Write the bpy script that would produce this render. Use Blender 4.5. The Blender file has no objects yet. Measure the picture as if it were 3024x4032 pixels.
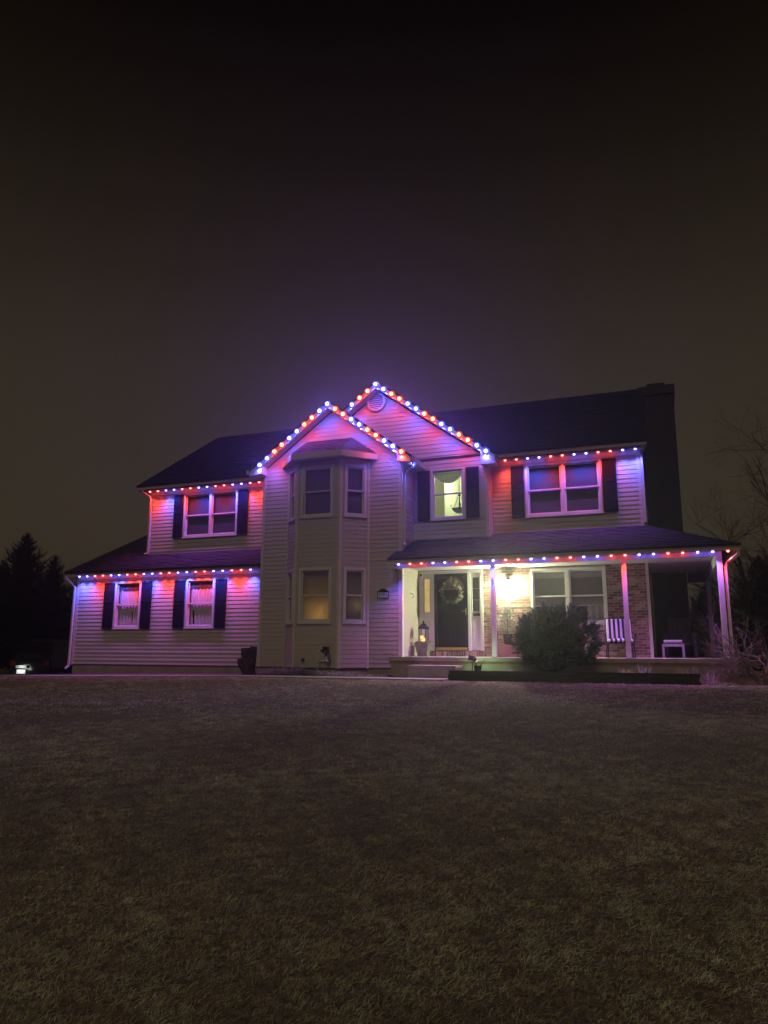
import bpy, math, random
import numpy as np
from mathutils import Matrix, Vector
random.seed(7); rng = np.random.default_rng(11)
sc = bpy.context.scene
col = sc.collection
R = math.radians

# ------------------------------------------------------------------ camera, sky, lamp, exposure
cd = bpy.data.cameras.new('camera'); cam = bpy.data.objects.new('camera', cd); col.objects.link(cam)
cd.sensor_fit = 'VERTICAL'; cd.sensor_height = 36.0; cd.lens = 36.0 * 2864.62 / 4032; cd.clip_end = 2000; cd.clip_start = 0.05
_ya, _pi, _ro = 0.3633, 0.1873, 0.0032
_fw = Vector((-math.sin(_ya) * math.cos(_pi), math.cos(_ya) * math.cos(_pi), math.sin(_pi)))
_r = Vector((math.cos(_ya), math.sin(_ya), 0)); _u = _r.cross(_fw)
_r2 = _r * math.cos(_ro) + _u * math.sin(_ro); _u2 = _u * math.cos(_ro) - _r * math.sin(_ro)
cam.matrix_world = Matrix(((_r2.x, _u2.x, -_fw.x, 6.844), (_r2.y, _u2.y, -_fw.y, -17.6744), (_r2.z, _u2.z, -_fw.z, 0.6182), (0, 0, 0, 1)))
sc.camera = cam

w = bpy.data.worlds.new('World'); sc.world = w; w.use_nodes = True
nt = w.node_tree; nt.nodes.clear()
tc = nt.nodes.new('ShaderNodeTexCoord'); sp = nt.nodes.new('ShaderNodeSeparateXYZ'); rp = nt.nodes.new('ShaderNodeValToRGB')
bg = nt.nodes.new('ShaderNodeBackground'); wo = nt.nodes.new('ShaderNodeOutputWorld')
nt.links.new(tc.outputs['Generated'], sp.inputs[0]); nt.links.new(sp.outputs['Z'], rp.inputs[0])
e = rp.color_ramp.elements
e[0].position = 0.0; e[0].color = (.037, .028, .0155, 1)
e[1].position = 0.85; e[1].color = (.0006, .0004, .0001, 1)
for p, c in ((.18, (.035, .0265, .0155, 1)), (.36, (.028, .021, .0135, 1)), (.48, (.0165, .0120, .0070, 1)), (.60, (.0068, .0046, .0021, 1)), (.70, (.0018, .0011, .0003, 1))):
    k = e.new(p); k.color = c
nt.links.new(rp.outputs[0], bg.inputs[0]); bg.inputs[1].default_value = 1.0
nt.links.new(bg.outputs[0], wo.inputs[0])

sl = bpy.data.lights.new('sun', 'SUN'); sl.energy = 0.30; sl.angle = R(1.2); sl.color = (1.0, .86, .50)
so = bpy.data.objects.new('sun', sl); col.objects.link(so)
so.rotation_euler = Vector((-.13, .9, -1.0)).to_track_quat('-Z', 'Y').to_euler()

vs = sc.view_settings; vs.view_transform = 'Standard'; vs.look = 'None'; vs.gamma = 1.0; vs.use_curve_mapping = False; vs.exposure = 0.15
cy = sc.cycles
cy.use_denoising = True; cy.denoiser = 'OPENIMAGEDENOISE'; cy.use_light_tree = True
cy.sample_clamp_indirect = 3.0; cy.sample_clamp_direct = 0.0; cy.max_bounces = 5; cy.diffuse_bounces = 2; cy.glossy_bounces = 2; cy.adaptive_threshold = .014; cy.transparent_max_bounces = 12
cy.volume_bounces = 0; cy.caustics_reflective = False; cy.caustics_refractive = False

RED = (1.0, .060, .040); BLUE = (.13, .125, 1.0)
LED = 30.0           # radiance of an eave bulb
EAVE_W, RAKE_W, GLOW_W = 40.0, 13.0, 13.0   # light each bulb throws down
HAZE = .0040

# ------------------------------------------------------------------ materials
def mat(name, base, rough=.6, metal=0., var=.12, scale=8., bump=0., bscale=60., attr=None, rand=None, spec=.4, stretch=None, emit=None, trans=0.):
    m = bpy.data.materials.new(name); m.use_nodes = True
    t = m.node_tree; n = t.nodes; l = t.links; b = n['Principled BSDF']
    b.inputs['Roughness'].default_value = rough; b.inputs['Metallic'].default_value = metal
    b.inputs['Specular IOR Level'].default_value = spec
    c = None
    if attr:
        a = n.new('ShaderNodeAttribute'); a.attribute_name = 'Col'; c = a.outputs['Color']
    elif rand:
        oi = n.new('ShaderNodeObjectInfo'); cr = n.new('ShaderNodeValToRGB'); cr.color_ramp.interpolation = 'CONSTANT'
        el = cr.color_ramp.elements
        while len(el) < len(rand): el.new(.5)
        for i, q in enumerate(rand): el[i].position = i / len(rand); el[i].color = (*q, 1)
        l.new(oi.outputs['Random'], cr.inputs[0]); c = cr.outputs[0]
    if var > 0:
        co = n.new('ShaderNodeTexCoord'); mp = n.new('ShaderNodeMapping'); no = n.new('ShaderNodeTexNoise')
        if stretch: mp.inputs['Scale'].default_value = stretch
        no.inputs['Scale'].default_value = scale; no.inputs['Detail'].default_value = 5
        l.new(co.outputs['Object'], mp.inputs[0]); l.new(mp.outputs[0], no.inputs['Vector'])
        mr = n.new('ShaderNodeMapRange'); mr.inputs['From Min'].default_value = .3; mr.inputs['From Max'].default_value = .7
        mr.inputs['To Min'].default_value = 1 - var; mr.inputs['To Max'].default_value = 1 + var
        l.new(no.outputs[0], mr.inputs[0])
        mx = n.new('ShaderNodeVectorMath'); mx.operation = 'SCALE'
        if c is not None: l.new(c, mx.inputs[0])
        else: mx.inputs[0].default_value = base
        l.new(mr.outputs[0], mx.inputs['Scale']); l.new(mx.outputs[0], b.inputs['Base Color'])
    elif c is not None: l.new(c, b.inputs['Base Color'])
    else: b.inputs['Base Color'].default_value = (*base, 1)
    if bump > 0:
        co = n.new('ShaderNodeTexCoord'); no = n.new('ShaderNodeTexNoise'); no.inputs['Scale'].default_value = bscale; no.inputs['Detail'].default_value = 4
        bm = n.new('ShaderNodeBump'); bm.inputs['Strength'].default_value = bump; bm.inputs['Distance'].default_value = .02
        l.new(co.outputs['Object'], no.inputs['Vector']); l.new(no.outputs[0], bm.inputs['Height']); l.new(bm.outputs[0], b.inputs['Normal'])
    if emit:
        b.inputs['Emission Color'].default_value = (*emit[0], 1); b.inputs['Emission Strength'].default_value = emit[1]
    if trans > 0:
        tr = n.new('ShaderNodeBsdfTranslucent'); tr.inputs[0].default_value = (*base, 1); ms = n.new('ShaderNodeMixShader'); ms.inputs[0].default_value = trans
        out = n['Material Output']; l.new(b.outputs[0], ms.inputs[1]); l.new(tr.outputs[0], ms.inputs[2]); l.new(ms.outputs[0], out.inputs[0])
    return m
def emis(name, c, s):
    m = bpy.data.materials.new(name); m.use_nodes = True; n = m.node_tree.nodes; n.clear()
    a = n.new('ShaderNodeEmission'); o = n.new('ShaderNodeOutputMaterial'); a.inputs[0].default_value = (*c, 1); a.inputs[1].default_value = s
    m.node_tree.links.new(a.outputs[0], o.inputs[0]); return m
def glass(name, tint=(1, 1, 1), gloss=.10):
    m = bpy.data.materials.new(name); m.use_nodes = True; n = m.node_tree.nodes; l = m.node_tree.links; n.clear()
    t = n.new('ShaderNodeBsdfTransparent'); g = n.new('ShaderNodeBsdfGlossy'); f = n.new('ShaderNodeLayerWeight'); pw = n.new('ShaderNodeMath'); pw.operation = 'POWER'; pw.inputs[1].default_value = 4.5; ad = n.new('ShaderNodeMath'); ad.operation = 'MULTIPLY_ADD'; ad.inputs[1].default_value = .75; ad.inputs[2].default_value = .045; x = n.new('ShaderNodeMixShader'); o = n.new('ShaderNodeOutputMaterial')
    t.inputs[0].default_value = (*tint, 1); g.inputs['Roughness'].default_value = .04; f.inputs[0].default_value = .5; l.new(f.outputs['Facing'], pw.inputs[0]); l.new(pw.outputs[0], ad.inputs[0])
    l.new(ad.outputs[0], x.inputs[0]); l.new(t.outputs[0], x.inputs[1]); l.new(g.outputs[0], x.inputs[2]); l.new(x.outputs[0], o.inputs[0])
    return m
M = dict(
    siding=mat('vinyl_siding', (.47, .435, .37), .5, var=.05, scale=3, stretch=(.6, .6, 14), bump=.06, bscale=45),
    trim=mat('white_trim', (.64, .625, .60), .45, var=.05, scale=6),
    cream=mat('cream_trim', (.60, .555, .46), .5, var=.05, scale=5),
    shutter=mat('shutter_paint', (.012, .014, .028), .8, var=.2, scale=12, spec=.08),
    mortar=mat('mortar', (.46, .41, .34), .9, var=.15, scale=30, bump=.3),
    brick=mat('brick', (1, 1, 1), .85, var=.28, scale=22, bump=.4, bscale=70, rand=[(.23, .135, .10), (.29, .18, .135), (.18, .105, .085), (.32, .21, .16), (.13, .085, .075), (.25, .15, .115), (.36, .26, .20), (.20, .12, .095), (.31, .14, .10), (.44, .34, .28)]),
    brick2=mat('brick_mass', (1, 1, 1), .85, var=.28, scale=22, bump=.4, bscale=70, attr=True),
    shingle=mat('asphalt_shingle', (1, 1, 1), .9, var=.35, scale=35, bump=.5, bscale=160, attr=True),
    slate=mat('roof_deck', (.022, .022, .026), .9, var=.2, scale=20),
    door=mat('door_paint', (.016, .020, .034), .32, var=.15, scale=6),
    brass=mat('brass', (.62, .43, .13), .35, metal=.75, var=.15, scale=20),
    concrete=mat('concrete', (.40, .375, .34), .9, var=.16, scale=5, bump=.25, bscale=50),
    found=mat('foundation_parge', (.34, .315, .25), .95, var=.2, scale=3.5, bump=.3, bscale=30),
    glass=glass('window_glass'),
    shade=mat('window_shade', (.075, .075, .105), .8, var=.15, scale=2.5, bump=.1),
    shade2=mat('pale_shade', (.20, .21, .20), .8, var=.12, scale=2.5),
    shadew=mat('shade_valance', (.36, .38, .36), .8, var=.1, scale=3),
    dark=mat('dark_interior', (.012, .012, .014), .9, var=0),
    curtain=mat('sheer_curtain', (.72, .70, .70), .85, var=.14, scale=7, stretch=(9, 9, .7), trans=.2),
    blind=mat('blind_slats', (.42, .37, .29), .6, var=.1, scale=4, trans=.45),
    wall_in=mat('room_paint', (.62, .65, .47), .8, var=.04, scale=2),
    ceil_in=mat('room_ceiling', (.66, .68, .52), .8, var=.03, scale=2),
    valance=mat('sheer_valance', (.30, .32, .22), .8, var=.15, scale=6, trans=.25),
    black=mat('black_metal', (.018, .018, .020), .4, metal=.3, var=.2, scale=14),
    bronze=mat('dark_bronze', (.05, .04, .03), .45, metal=.6, var=.2, scale=20),
    wood=mat('weathered_wood', (.24, .155, .09), .85, var=.3, scale=5, stretch=(1, 8, 18), bump=.3, bscale=30),
    timber=mat('old_timber', (.035, .030, .026), .9, var=.35, scale=6, stretch=(1, 6, 14), bump=.5, bscale=30),
    soil=mat('mulch', (.07, .052, .038), 1., var=.45, scale=26, bump=.9, bscale=60),
    stone=mat('cast_stone', (.20, .185, .155), .9, var=.3, scale=14, bump=.5, bscale=40),
    bark=mat('bark', (.042, .034, .030), .95, var=.45, scale=9, stretch=(4, 4, 1), bump=.8, bscale=26),
    cutwood=mat('cut_wood', (.16, .12, .08), .9, var=.3, scale=18),
    twig=mat('twig', (.17, .135, .115), .9, var=.3, scale=14, bump=.3),
    pale_twig=mat('grey_twig', (.27, .215, .19), .9, var=.3, scale=14, bump=.3),
    dtwig=mat('dark_twig', (.030, .026, .022), .95, var=.3, scale=14),
    needle=mat('evergreen_needles', (1, 1, 1), .75, var=.2, scale=6, attr=True),
    needle_far=mat('far_needles', (.012, .014, .010), .9, var=.3, scale=2),
    leafy=mat('leaves', (1, 1, 1), .9, var=.2, scale=9, attr=True, trans=.2, spec=.1),
    grass=mat('dry_grass', (1, 1, 1), .85, var=.25, scale=1.3, attr=True, trans=.18),
    white_fab=mat('white_fabric', (.70, .68, .66), .9, var=.06, scale=15),
    navy_fab=mat('black_fabric', (.016, .016, .028), .9, var=.2, scale=15),
    grey_fab=mat('pale_cushion', (.42, .40, .40), .9, var=.08, scale=9),
    dchair=mat('dark_chair', (.045, .045, .05), .6, var=.2, scale=8),
    alum=mat('grey_frame', (.30, .29, .30), .5, metal=.2, var=.1, scale=9),
    pvc=mat('pvc', (.58, .55, .48), .45, var=.12, scale=9),
    ink=mat('black_ink', (.012, .012, .014), .6, var=0),
    plaque=mat('plaque_white', (.62, .60, .58), .5, var=.06, scale=25),
    carpaint=mat('black_car_paint', (.010, .010, .013), .18, var=0, spec=.6),
    carglass=mat('car_glass', (.006, .006, .008), .06, var=0, spec=.7),
    rubber=mat('rubber', (.012, .012, .012), .8, var=.2),
    tail=mat('tail_lens', (.16, .012, .010), .15, var=0, spec=.6),
    plate=mat('plate_white', (.85, .87, .85), .4, var=.15, scale=40, bump=0),
    asphalt=mat('asphalt', (.045, .044, .042), .95, var=.25, scale=30, bump=.4),
    bulb_r=emis('led_red', RED, LED), bulb_b=emis('led_blue', BLUE, LED),
    bulb_R=emis('led_red_big', (1.0, .12, .035), 22.), bulb_B=emis('led_blue_big', BLUE, 22.),
    ring_r=emis('led_red_halo', (1.0, .035, .012), 1.7), ring_b=emis('led_blue_halo', (.05, .07, 1.0), 2.2),  # emission imitates the coloured halo and lit soffit round each bulb
    lampglow=emis('porch_lamp_glow', (.94, 1.0, .62), 1300.),
    candle=emis('candle_glow', (1.0, .60, .16), 1.5),
    amber=mat('lit_curtain', (.5, .42, .2), .8, var=.12, scale=6, stretch=(6, 6, .6), emit=((1.0, .70, .22), .42)),
    spotglow=emis('spot_lens', (.75, 1.0, .62), 30.),
)

# ------------------------------------------------------------------ mesh helpers
class MB:
    def __init__(s): s.v = []; s.f = []; s.c = []; s.smooth = False
    def add(s, vs, fs, c=None, T=None):
        o = len(s.v)
        if T is not None: vs = [tuple(T @ Vector(p)) for p in vs]
        s.v += [tuple(p) for p in vs]; s.f += [tuple(i + o for i in f) for f in fs]
        s.c += [c if c else (1, 1, 1)] * len(vs)
        return s
    def box(s, x0, x1, y0, y1, z0, z1, T=None, c=None):
        v = [(x0, y0, z0), (x1, y0, z0), (x1, y1, z0), (x0, y1, z0), (x0, y0, z1), (x1, y0, z1), (x1, y1, z1), (x0, y1, z1)]
        return s.add(v, [(3, 2, 1, 0), (4, 5, 6, 7), (0, 1, 5, 4), (1, 2, 6, 5), (2, 3, 7, 6), (3, 0, 4, 7)], c, T)
    def prism(s, poly, axis, a, b, T=None, c=None):
        n = len(poly)
        def P(p, t): return (t, p[0], p[1]) if axis == 'x' else (p[0], t, p[1]) if axis == 'y' else (p[0], p[1], t)
        v = [P(p, a) for p in poly] + [P(p, b) for p in poly]
        f = [tuple(range(n))[::-1], tuple(range(n, 2 * n))] + [(i, (i + 1) % n, n + (i + 1) % n, n + i) for i in range(n)]
        return s.add(v, f, c, T)
    def ring(s, x0, x1, z0, z1, wd, y0, y1, T=None):
        s.box(x0, x0 + wd, y0, y1, z0, z1, T); s.box(x1 - wd, x1, y0, y1, z0, z1, T)
        s.box(x0 + wd, x1 - wd, y0, y1, z0, z0 + wd, T); return s.box(x0 + wd, x1 - wd, y0, y1, z1 - wd, z1, T)
    def tube(s, pts, rad, n=6, c=None, T=None, cap=True):
        pts = [Vector(p) for p in pts]; vs = []; k = len(pts)
        if not hasattr(rad, '__len__'): rad = [rad] * k
        up = None
        for i, p in enumerate(pts):
            d = (pts[min(i + 1, k - 1)] - pts[max(i - 1, 0)])
            d = d.normalized() if d.length > 1e-9 else Vector((0, 0, 1))
            if up is None: up = d.orthogonal().normalized()
            a = (up - d * up.dot(d)); a = a.normalized() if a.length > 1e-6 else d.orthogonal().normalized()
            up = a; b = d.cross(a)
            for j in range(n):
                t = 2 * math.pi * j / n
                vs.append(p + (a * math.cos(t) + b * math.sin(t)) * rad[i])
        fs = [(i * n + j, i * n + (j + 1) % n, (i + 1) * n + (j + 1) % n, (i + 1) * n + j) for i in range(k - 1) for j in range(n)]
        if cap: fs += [tuple(range(n))[::-1], tuple(range((k - 1) * n, k * n))]
        return s.add(vs, fs, c, T)
    def lathe(s, prof, n=16, T=None, c=None, ctr=(0, 0)):
        k = len(prof); vs = []
        for r, z in prof:
            for j in range(n):
                t = 2 * math.pi * (j + .5) / n; vs.append((ctr[0] + r * math.cos(t), ctr[1] + r * math.sin(t), z))
        fs = [(i * n + j, i * n + (j + 1) % n, (i + 1) * n + (j + 1) % n, (i + 1) * n + j) for i in range(k - 1) for j in range(n)]
        fs += [tuple(range(n))[::-1], tuple(range((k - 1) * n, k * n))]
        return s.add(vs, fs, c, T)
    def build(s, name, m, parent=None, smooth=False, kind=None, loc=None, label=None):
        me = bpy.data.meshes.new(name); me.from_pydata(s.v, [], s.f); me.update()
        if s.c and any(c != (1, 1, 1) for c in s.c[:200000:7]):
            at = me.color_attributes.new('Col', 'FLOAT_COLOR', 'POINT')
            a = np.ones((len(s.v), 4), np.float32); a[:, :3] = np.array(s.c, np.float32); at.data.foreach_set('color', a.ravel())
        if smooth: me.polygons.foreach_set('use_smooth', [True] * len(me.polygons))
        return link(name, me, m, parent, kind, loc, label)
def link(name, me, m, parent=None, kind=None, loc=None, label=None):
    if m is not None and not me.materials: me.materials.append(M[m] if isinstance(m, str) else m)
    o = bpy.data.objects.new(name, me); col.objects.link(o)
    if parent is not None: o.parent = parent
    if kind: o['kind'] = kind
    if loc is not None: o.location = loc
    if label: o['label'] = label
    return o
def tag(o, label, cat, group=None):
    o['label'] = label; o['category'] = cat
    if group: o['group'] = group
    return o
def thing(name, label, cat, loc=(0, 0, 0), rz=0, group=None):
    o = bpy.data.objects.new(name, None); col.objects.link(o); o.location = loc; o.rotation_euler = (0, 0, rz); o.empty_display_size = .2
    return tag(o, label, cat, group)
def box(name, m, parent, *a, T=None, **k): return MB().box(*a, T=T).build(name, m, parent, **k)
def face_T(ox, oy, sx, sy):
    l = math.hypot(sx, sy); sx /= l; sy /= l
    return Matrix(((sx, -sy, 0, ox), (sy, sx, 0, oy), (0, 0, 1, 0), (0, 0, 0, 1)))
def noise2(x, y, s):
    return (math.sin(x * 1.7 * s + 1.3 * math.sin(y * 2.1 * s)) + math.sin(y * 2.3 * s + 1.1 * math.sin(x * 1.3 * s + 2))) * .5

# ------------------------------------------------------------------ ground
def sstep(t): t = np.clip(t, 0, 1); return t * t * (3 - 2 * t)
def ground(x, y):
    x = np.asarray(x, float); y = np.asarray(y, float)
    z = -.05 - .10 * np.clip((-3 - x) / 7, 0, 1.4)
    t = np.clip((-2.0 - y) / 16, 0, 1.6)
    z = z - .86 * (t - .06 * (1 - np.exp(-t * 14)))
    z = z - .62 * sstep((-10.7 - x) / 2.5) * sstep((y - .3) / 3)
    z = z - .25 * sstep((x - 9.5) / 5)
    lawn = sstep((-2.2 - y) / 2)
    z = z + lawn * .018 * (np.sin(x * 1.1 + 1.3 * np.sin(y * .8)) + np.sin(y * 1.4 + np.sin(x * .9)))
    return z
def axis_vals(lo, hi, step, far):
    a = list(np.arange(lo, hi + 1e-6, step)); g = step; 
    p = lo
    while p > -far: g *= 1.5; p -= g; a.insert(0, p)
    g = step; p = hi
    while p < far: g *= 1.5; p += g; a.append(p)
    return np.array(a)
xs = axis_vals(-16, 14, .25, 600); ys = axis_vals(-19, 3, .25, 700)
XX, YY = np.meshgrid(xs, ys); ZZ = ground(XX, YY)
nx, ny = len(xs), len(ys)
me = bpy.data.meshes.new('lawn')
idx = np.arange(nx * ny).reshape(ny, nx)
fq = np.stack([idx[:-1, :-1], idx[:-1, 1:], idx[1:, 1:], idx[1:, :-1]], -1).reshape(-1, 4)
me.from_pydata(np.stack([XX, YY, ZZ], -1).reshape(-1, 3).tolist(), [], fq.tolist())
me.polygons.foreach_set('use_smooth', [True] * len(me.polygons))
M['lawn'] = mat('lawn_thatch', (.17, .13, .068), 1., var=.6, scale=30, bump=1., bscale=55)
o = link('lawn', me, 'lawn', kind='structure')

def sheet(name, poly_fn, x0, x1, nx, m, dz, kind='structure', lift=None):
    mb = MB(); vs = []
    for i in range(nx + 1):
        x = x0 + (x1 - x0) * i / nx; ya, yb = poly_fn(x)
        for y in (ya, yb): vs.append((x, y, float(ground(x, y)) + dz if lift is None else lift))
    top = list(vs); vs += [(p[0], p[1], p[2] - .12) for p in top]; k = len(top)
    fs = []
    for i in range(nx):
        a = 2 * i; fs.append((a, a + 2, a + 3, a + 1)); fs.append((a, a + k, a + 2 + k, a + 2)); fs.append((a + 1, a + 3, a + 3 + k, a + 1 + k))
    fs += [(0, 1, 1 + k, k), (2 * nx, 2 * nx + k, 2 * nx + 1 + k, 2 * nx + 1)]
    mb.add(vs, fs); return mb.build(name, m, kind=kind)
sheet('walkway', lambda x: (-2.02 + .05 * math.sin(x), -1.22) if x < 1.2 else (-2.02, -1.12), -10.4, 2.28, 50, 'concrete', .035)
sheet('mulch_bed', lambda x: (-1.215, .28 if x < -3.6 else -.02), -10.0, .55, 40, 'soil', .03)
sheet('driveway', lambda x: (.6, 16), -24, -10.9, 24, 'asphalt', .015)
sheet('planting_bed', lambda x: (-1.56, -.50), 2.38, 7.45, 16, 'soil', 0, lift=.10)

# dry grass blades: one mass
def blades(ncl, per, d0, d1, lmin, lmax, wd, keep, spread):
    dd = np.sqrt(rng.uniform(d0 * d0, d1 * d1, ncl)); aa = rng.uniform(-.56, .56, ncl) + math.pi / 2 + _ya
    cx_, cy_ = 6.844 + dd * np.cos(aa), -17.674 + dd * np.sin(aa); k = keep(cx_, cy_); cx_, cy_ = cx_[k], cy_[k]; m = len(cx_)
    big = np.sin(cx_ * 1.3 + 1.7 * np.sin(cy_ * 1.1)) + np.sin(cy_ * 2.1 + 1.4 * np.sin(cx_ * .7))
    fine = np.sin(cx_ * 9 + 2.1 * np.sin(cy_ * 7)) + np.sin(cy_ * 11 + 2.3 * np.sin(cx_ * 8 + 1)); tone = np.repeat((1 + .2 * fine) * rng.choice([.3, .55, .8, 1.0, 1.2, 1.5], m) * (1 + .13 * big), per); hgt = np.repeat(rng.uniform(.7, 1.25, m) * (1 + .10 * big), per)
    caz = np.repeat(rng.uniform(0, 6.283, m), per); cx_, cy_ = np.repeat(cx_, per), np.repeat(cy_, per); n = len(cx_)
    ox, oy = rng.normal(0, spread, n), rng.normal(0, spread, n); x, y = cx_ + ox, cy_ + oy; z = ground(x, y) - .003
    L = rng.uniform(lmin, lmax, n) * hgt; az = np.where(rng.random(n) < .55, np.arctan2(oy, ox), caz) + rng.normal(0, .7, n); curl = rng.normal(0, .7, n)
    rise = rng.beta(1.3, 2.2, n) * .8; wdv = wd * rng.uniform(.6, 1.4, n)
    P = np.zeros((n, 5, 3), np.float32); px_, py_ = x.copy(), y.copy(); pz = z.copy()
    for lvl in range(3):
        a_ = az + curl * lvl
        if lvl:
            st = L * .5; px_ = px_ + np.cos(a_) * st * np.sqrt(1 - rise ** 2); py_ = py_ + np.sin(a_) * st * np.sqrt(1 - rise ** 2); pz = pz + st * rise * (1.0 if lvl == 1 else .25) + .004
        wl = wdv * (1, .85, .2)[lvl]
        for k, sg in enumerate((-1, 1) if lvl < 2 else (0,)):
            P[:, lvl * 2 + k, 0] = px_ - np.sin(a_) * wl * sg; P[:, lvl * 2 + k, 1] = py_ + np.cos(a_) * wl * sg; P[:, lvl * 2 + k, 2] = pz + wl * .5 * sg
    pal = np.array([(.46, .35, .18), (.38, .29, .15), (.54, .44, .26), (.28, .23, .12), (.24, .24, .11), (.62, .53, .35), (.32, .22, .12)], np.float32)
    ci = rng.choice(len(pal), n, p=[.24, .22, .17, .13, .1, .05, .09])
    c = 1.65 * pal[ci] * (rng.uniform(.7, 1.25, n) * tone)[:, None]
    return P, np.repeat(np.clip(c, .02, .72)[:, None, :], 5, 1)
def in_view(m=1.5):
    def f(x, y):
        dx, dy = x - 6.844, y + 17.674
        zc = -math.sin(_ya) * dx + math.cos(_ya) * dy; xc = math.cos(_ya) * dx + math.sin(_ya) * dy
        ok = (zc > 1.5) & (np.abs(xc) < zc * .54 + m)
        ok &= ~((y > -2.05) & (x < 2.32) & (x > -10.4)); ok &= ~((y > -1.72) & (x > 2.25) & (x < 7.5)); ok &= y < (-1.2 + 0 * x) + 1.0 * (x < -10.6)
        return ok
    return f
parts = []
parts.append(blades(21000, 15, 2.2, 7.0, .015, .044, .0012, in_view(), .022))
parts.append(blades(17000, 13, 7.0, 11.5, .018, .048, .0019, in_view(), .032))
parts.append(blades(34000, 9, 11.5, 27, .022, .060, .0038, in_view(), .045))
P = np.concatenate([p[0] for p in parts]); Cc = np.concatenate([p[1] for p in parts]); n = len(P)
me = bpy.data.meshes.new('grass'); me.vertices.add(n * 5); me.vertices.foreach_set('co', P.ravel())
q = ((np.arange(n) * 5)[:, None] + np.array([0, 1, 3, 2, 2, 3, 4])).reshape(-1)
me.loops.add(len(q)); me.loops.foreach_set('vertex_index', q.astype(np.int32)); me.polygons.add(n * 2)
me.polygons.foreach_set('loop_start', ((np.arange(n) * 7)[:, None] + np.array([0, 4])).reshape(-1).astype(np.int32)); me.update(calc_edges=True)
at = me.color_attributes.new('Col', 'FLOAT_COLOR', 'POINT'); a4 = np.ones((n * 5, 4), np.float32); a4[:, :3] = Cc.reshape(-1, 3); at.data.foreach_set('color', a4.ravel())
g = link('grass', me, 'grass', kind='stuff'); g['label'] = 'short dry brown winter grass covering the front lawn'; g['category'] = 'grass'

# ------------------------------------------------------------------ house
H = thing('house', 'two storey beige sided house with brick porch wall, strung with red and blue lights', 'house')
TL, TR = -3.54, .62            # tower corners, front plane y = 0
YU = 1.35                      # upper walls and brick wall plane
YG = .97                       # second gable wall
YW = .30                       # low wing wall
XL, XLU, XR = -10.27, -8.52, 6.56
ZS = .17                       # bottom of siding
CH = .1143                     # siding course
BAYL, BFL, BFR, BAYR, BD = -2.72, -2.17, -.90, -.30, .55
def wall(T, s0, s1, z0, z1, holes=(), zfn=None, thick=.10, planks=True, zp=None, stuff=False, name='wall', clipz=None):
    """backing sheet with openings, and its planks; zfn(z) -> (s0, s1) clips courses under a gable"""
    mb = MB()
    if zfn is None:
        ss = sorted({s0, s1, *[h[0] + .03 for h in holes], *[h[1] - .03 for h in holes]}); zz = sorted({z0, z1, *[h[2] + .03 for h in holes], *[h[3] - .03 for h in holes]})
        for a, b in zip(ss, ss[1:]):
            for c, d in zip(zz, zz[1:]):
                m_, k_ = (a + b) / 2, (c + d) / 2
                if any(h[0] < m_ < h[1] and h[2] < k_ < h[3] for h in holes): continue
                mb.box(a, b, 0, thick, c, d, T)
    else:
        a0, b0 = zfn(z0); a1, b1 = zfn(z1 - .001)
        mb.prism([(a0, z0), (b0, z0), (b1, z1), (a1, z1)], 'y', 0, thick, T)
    W = mb.build(name, 'siding', H)
    if planks:
        z = z0 if zp is None else zp; big = MB()
        while z < z1 - .02:
            zt = min(z + CH, z1); zm = (z + zt) / 2
            ab, at_ = (zfn(z), zfn(zt)) if zfn else ((s0, s1), (s0, s1))
            segs = [(ab[0], at_[0], ab[1], at_[1])]
            for h in holes:
                if h[2] < zm < h[3]:
                    new = []
                    for (l0, l1, r0, r1) in segs:
                        if h[1] <= max(l0, l1) or h[0] >= min(r0, r1): new.append((l0, l1, r0, r1)); continue
                        if h[0] > l0 + .02: new.append((l0, l1, h[0], h[0]))
                        if h[1] < r0 - .02: new.append((h[1], h[1], r0, r1))
                    segs = new
            for (l0, l1, r0, r1) in segs:
                pm = big if stuff else MB()
                if r0 - l0 < .03: continue
                j = random.uniform(-.0012, .0012)
                hh = zt - z
                pr = [(-.001, 0, 0), (-.0150 + j, 0, 0), (-.0148 + j, .010, 0), (-.0068, hh, 1), (-.001, hh, 1)]
                vs = [((l1 if t and True else l0), d, z + k) for d, k, t in pr] + [((r1 if t else r0), d, z + k) for d, k, t in pr]
                pm.add(vs, [(0, 1, 2, 3, 4), (9, 8, 7, 6, 5)] + [(i, i + 5, (i + 1) % 5 + 5, (i + 1) % 5) for i in range(5)], None, T)
                if not stuff: pm.build('plank', 'siding', W)
            z += CH
        if stuff: big.build('planks', 'siding', W, kind='stuff')
    return W
def curtain_mesh(T, s0, s1, z0, z1, d, folds, amp, gap=None, seed=0, hem=0):
    r = random.Random(seed); mb = MB(); n = int(folds * 8); vs = []; ph = [r.uniform(-.5, .5) for _ in range(n + 1)]
    ks = 7
    for i in range(n + 1):
        t = i / n; s = s0 + (s1 - s0) * t
        for k in range(ks):
            q = k / (ks - 1)
            dd = d + amp * math.sin(t * folds * 2 * math.pi + ph[i // 8 * 8 if i // 8 * 8 <= n else n] + .6 * math.sin(q * 3)) * (.5 + .5 * q)
            vs.append((s + .008 * math.sin(q * 4 + i), dd, z1 + (z0 - z1) * q + (hem * math.sin(t * folds * 2.3 * math.pi) if k == ks - 1 else 0)))
    fs = [(i * ks + k, (i + 1) * ks + k, (i + 1) * ks + k + 1, i * ks + k + 1) for i in range(n) for k in range(ks - 1)]
    if gap is not None: fs = [f for f in fs if not (gap[0] < vs[f[0]][0] < gap[1] and vs[f[0]][2] < gap[2])]
    return mb.add(vs, fs, None, T)
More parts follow.
